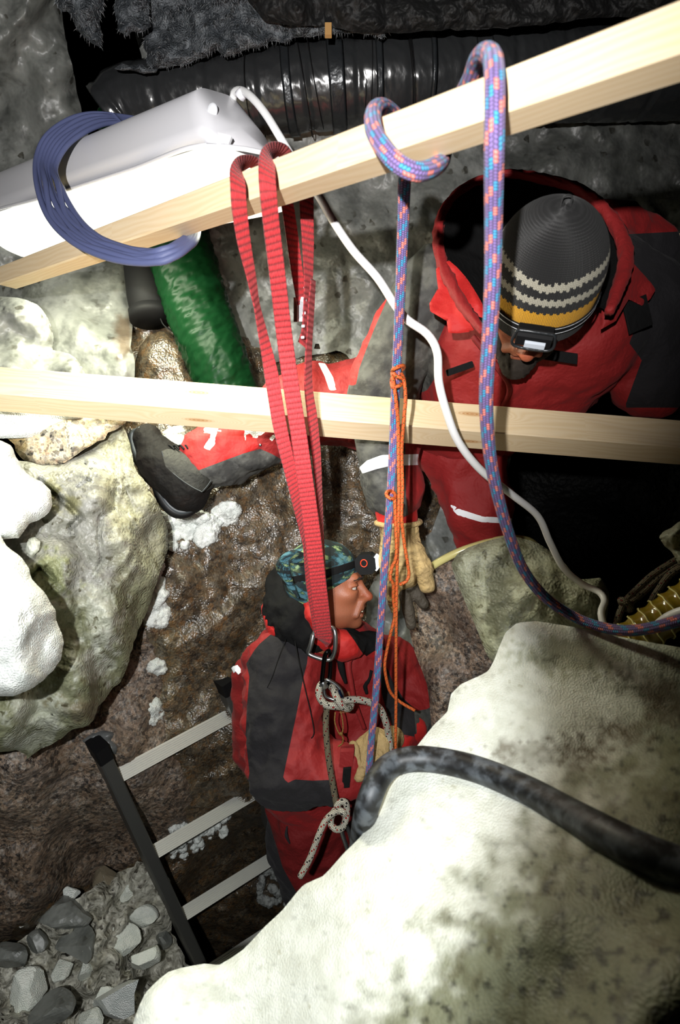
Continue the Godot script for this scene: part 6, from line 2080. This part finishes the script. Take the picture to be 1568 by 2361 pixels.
	part("pocket_flap", slab_box(P(1060, 850, 1.215), Basis(cam_dir(1, 0.35, 0), cam_dir(-0.3, 1, 0.2), cam_dir(0, -0.2, 1)).orthonormalized(), Vector3(0.06, 0.014, 0.006)), mats["black_lining"], t)
	part("zip_placket", tube(smooth_path(pts([[1090, 775, 1.2], [1150, 850, 1.21], [1175, 900, 1.27], [1150, 950, 1.36]]), 0.01), [0.006], 8), mats["dark_red_cloth"], t)
	# reaching sleeve
	var sleeve := nets([["cap", P(1005, 650, 1.32), P(945, 770, 1.38), 0.075, 0.078, 0.05], ["cap", P(945, 770, 1.38), P(885, 880, 1.44), 0.078, 0.074, 0.05], ["cap", P(885, 880, 1.44), P(893, 1010, 1.47), 0.073, 0.072, 0.05], ["cap", P(893, 1010, 1.47), P(905, 1120, 1.49), 0.072, 0.066, 0.04], ["cap", P(905, 1120, 1.49), P(912, 1150, 1.5), 0.064, 0.060, 0.03]], 0.0085, 0.05)
	crumple(sleeve, 0.013, 5.0, 0.005, 700.0)
	cut_parts(sleeve, t, [["reflective_strip", "reflector", func(m: MB) -> PackedFloat32Array: return cut_of(m, [[828, 1078], [846, 1062], [880, 1049], [965, 1047], [968, 1072], [900, 1074], [866, 1082], [836, 1092]])],
		["sleeve_inner", "red_cloth", func(m: MB) -> PackedFloat32Array: return cut_of(m, [[934, 1000], [1040, 980], [1040, 1220], [945, 1220], [936, 1140]])],
		["sleeve_edge", "bright_red_cloth", func(m: MB) -> PackedFloat32Array: return cut_of(m, [[900, 672], [886, 705], [862, 760], [842, 812], [828, 850], [820, 890], [760, 880], [830, 700], [880, 640]])]], ["sleeve", "dusty_black_cloth"])
	part("knit_cuff", nets([["cap", P(908, 1150, 1.5), P(916, 1192, 1.5), 0.058, 0.054, 0.02]], 0.006, 0.02), mats["bright_red_cloth"], t)
	# the hanging glove
	var hand := [["cap", P(922, 1222, 1.50), P(925, 1270, 1.50), 0.050, 0.048, 0.02], ["cap", P(925, 1270, 1.50), P(935, 1320, 1.49), 0.048, 0.040, 0.02], ["cap", P(905, 1300, 1.5), P(905, 1340, 1.5), 0.034, 0.03, 0.02]]
	hand += finger(P(955, 1268, 1.47), P(975, 1308, 1.46), P(985, 1348, 1.46), 0.0225) + finger(P(905, 1340, 1.5), P(906, 1375, 1.5), P(910, 1400, 1.5), 0.015)
	var gl := nets(hand, 0.0045, 0.02)
	crumple(gl, 0.005, 18.0)
	part("glove", gl, mats["leather_glove"], t)
	part("glove_hem", tube(smooth_path(pts([[868, 1206, 1.5], [890, 1212, 1.455], [925, 1213, 1.44], [960, 1208, 1.46], [968, 1202, 1.5], [940, 1198, 1.54], [890, 1200, 1.54]]), 0.008, true), [0.007], 10, true), mats["leather_glove"], t)
	var dark := nets(finger(P(940, 1345, 1.51), P(962, 1372, 1.51), P(976, 1392, 1.51), 0.0165) + finger(P(932, 1365, 1.5), P(942, 1408, 1.5), P(948, 1440, 1.5), 0.0155), 0.0045, 0.015)
	part("glove_finger", dark, mats["grey_glove"], t, "worn grey finger ends")
	# trousers: braced leg and planted leg
	var trousers := nets([["cap", P(1040, 985, 1.64), P(860, 930, 1.70), 0.13, 0.125, 0.06], ["cap", P(860, 930, 1.70), P(710, 940, 1.72), 0.125, 0.11, 0.06], ["cap", P(710, 940, 1.72), P(560, 1020, 1.66), 0.105, 0.092, 0.06], ["cap", P(560, 1020, 1.66), P(485, 1055, 1.62), 0.09, 0.082, 0.05], ["cap", P(1060, 1020, 1.60), P(1100, 1160, 1.60), 0.115, 0.085, 0.05], ["cap", P(1100, 1160, 1.60), P(1130, 1300, 1.66), 0.082, 0.07, 0.05]], 0.0105, 0.06)
	crumple(trousers, 0.016, 5.0, 0.006, 600.0)
	cut_parts(trousers, t, [["gaiter", "dusty_black_cloth", func(m: MB) -> PackedFloat32Array: return cut_of(m, [[430, 1085], [458, 1084], [560, 1046], [600, 1035], [626, 1046], [650, 1060], [640, 1075], [520, 1160], [430, 1160]])],
		["reflective_strip", "reflector", func(m: MB) -> PackedFloat32Array: return cut_of(m, [[733, 836], [750, 838], [768, 870], [776, 900], [760, 900], [748, 866]])],
		["reflective_strip", "reflector", func(m: MB) -> PackedFloat32Array: return cut_of(m, [[1038, 1158], [1055, 1172], [1110, 1190], [1190, 1196], [1190, 1208], [1110, 1204], [1055, 1188], [1040, 1172]])],
		["snow_dust", "snow", func(m: MB) -> PackedFloat32Array:
			var g := cut_of(m, [[470, 985], [500, 975], [505, 1010], [480, 1050], [468, 1040]])
			var g2 := cut_of(m, [[560, 980], [640, 980], [630, 1010], [580, 1016], [556, 1000]])
			for k in g.size():
				g[k] = minf(maxf(g[k], g2[k]), 12.0) - 7.0 + 36.0 * n_mid.get_noise_3dv(m.v[k] * 1800.0)
			return g],
		["gaiter_flap", "bright_red_cloth", func(m: MB) -> PackedFloat32Array: return cut_of(m, [[420, 1000], [470, 960], [580, 960], [596, 1034], [560, 1046], [458, 1084]])]], ["trousers", "red_cloth"])
	part("rivet", ball(P(600, 1026, 1.57), Vector3.ONE * 0.004), mats["steel"], t)
	# boot
	var boot := Node3D.new()
	boot.name = "boot"
	t.add_child(boot)
	boot.position = P(380, 1150, 1.6) - t.position
	var upper := nets([["cap", P(340, 1012, 1.60), P(372, 1070, 1.59), 0.040, 0.052, 0.04], ["cap", P(372, 1070, 1.59), P(425, 1135, 1.59), 0.052, 0.05, 0.04], ["cap", P(425, 1130, 1.59), P(445, 1150, 1.60), 0.045, 0.035, 0.03], ["cap", P(400, 1085, 1.59), P(452, 1088, 1.60), 0.055, 0.062, 0.04]], 0.006, 0.04)
	crumple(upper, 0.004, 12.0)
	cut_parts(upper, boot, [["ankle_panel", "boot_suede", func(m: MB) -> PackedFloat32Array: return cut_of(m, [[372, 1040], [386, 1035], [430, 1036], [520, 1050], [500, 1120], [470, 1134], [440, 1120], [408, 1100], [382, 1076]])]], ["upper", "boot_leather"])
	var sole_path := smooth_path(pts([[322, 990, 1.585], [305, 1000, 1.59], [304, 1022, 1.59], [312, 1048, 1.585], [328, 1072, 1.58], [346, 1094, 1.58], [362, 1116, 1.58], [372, 1142, 1.58], [388, 1166, 1.58], [406, 1180, 1.585], [425, 1182, 1.59], [444, 1174, 1.595], [462, 1158, 1.6]]), 0.006)
	part("sole", tube(sole_path, [0.006, 0.012, 0.014, 0.015, 0.016, 0.017, 0.018, 0.018, 0.016, 0.01], 12), mats["rubber"], boot)
	var rand_path := []
	for p in sole_path:
		rand_path.append(p + cam_dir(0.55, 0.4, 1.0) * 0.010)
	part("sole_edge", tube(rand_path, [0.004, 0.006, 0.007, 0.007, 0.010, 0.010, 0.008], 10), mats["grey_rubber"], boot)
	for q in [[[373, 1040], [384, 1074], [410, 1100], [442, 1122], [466, 1134]], [[466, 1134], [478, 1120], [486, 1108]]]:
		var sp := []
		for e in q:
			sp.append([e[0], e[1], 1.528])
		part("stitching", tube(smooth_path(pts(sp), 0.006), [0.0014], 6), mats["grey_rubber"], boot)
	for k in 4:
		part("lace", tube(smooth_path(pts([[384 + k * 12, 1032 + (k % 2) * 3, 1.57], [392 + k * 12, 1027, 1.555], [402 + k * 11, 1036, 1.55]]), 0.004), [0.003], 8), mats["black_plastic"], boot)


# ---------------------------------------------------------------- all of it
func _ready() -> void:
	rng.seed = 4
	view = Transform3D(Basis.from_euler(Vector3(deg_to_rad(-30.0), 0, 0)) * Basis(Vector3(0, 0, 1), deg_to_rad(-4.0)), Vector3(0, 1.6, 0))
	var cam := Camera3D.new()
	cam.name = "camera"
	cam.transform = view
	cam.fov = rad_to_deg(2.0 * atan(CY / F))
	cam.near = 0.02
	cam.far = 60.0
	var lens := CameraAttributesPhysical.new()
	lens.frustum_focal_length = 20.0
	lens.exposure_aperture = 4.0
	lens.frustum_focus_distance = 1.4
	lens.frustum_near = 0.02
	lens.frustum_far = 60.0
	cam.attributes = lens
	add_child(cam)
	cam.set_frustum(2.0 * 0.02 * CY / F, Vector2.ZERO, 0.02, 60.0)
	cam.current = true
	var we := WorldEnvironment.new()
	we.name = "environment"
	var env := Environment.new()
	env.background_mode = Environment.BG_COLOR
	env.background_color = Color.BLACK
	env.tonemap_mode = Environment.TONE_MAPPER_LINEAR
	env.tonemap_exposure = 1.0
	env.sdfgi_enabled = true
	env.ssao_enabled = true
	env.ssil_enabled = true
	we.environment = env
	add_child(we)
	# the photographer's flash, a hand's breadth to the left of the lens, and an added, unseen spot above it that lights the shaft
	for q in [["camera_flash", Vector3(-0.17, 0.06, 0.35), P(530, 440, 1.0), 40.0, 0.85, 4.8, Color(1.0, 0.99, 0.98)], ["added_shaft_spot", Vector3(-0.12, 0.12, 0.25), P(345, 1650, 1.0), 33.0, 0.38, 2.7, Color(0.99, 1.0, 1.0)]]:
		var flash := SpotLight3D.new()
		flash.name = q[0]
		flash.transform = Transform3D(Basis.looking_at(view.origin + (q[2] - view.origin) * 1.5 - view * q[1], Vector3.UP), view * q[1])
		flash.spot_angle = q[3]
		flash.spot_angle_attenuation = q[4]
		flash.light_energy = q[5]
		flash.light_color = q[6]
		flash.light_size = 0.012
		flash.shadow_enabled = true
		flash.spot_range = 12.0
		flash.spot_attenuation = 2.0
		add_child(flash)
	build_materials()
	build_lamp()
	build_setting()
	build_beams()
	build_ducts()
	build_ladder()
	build_upper_person()
	build_lower_person()
	build_straps()
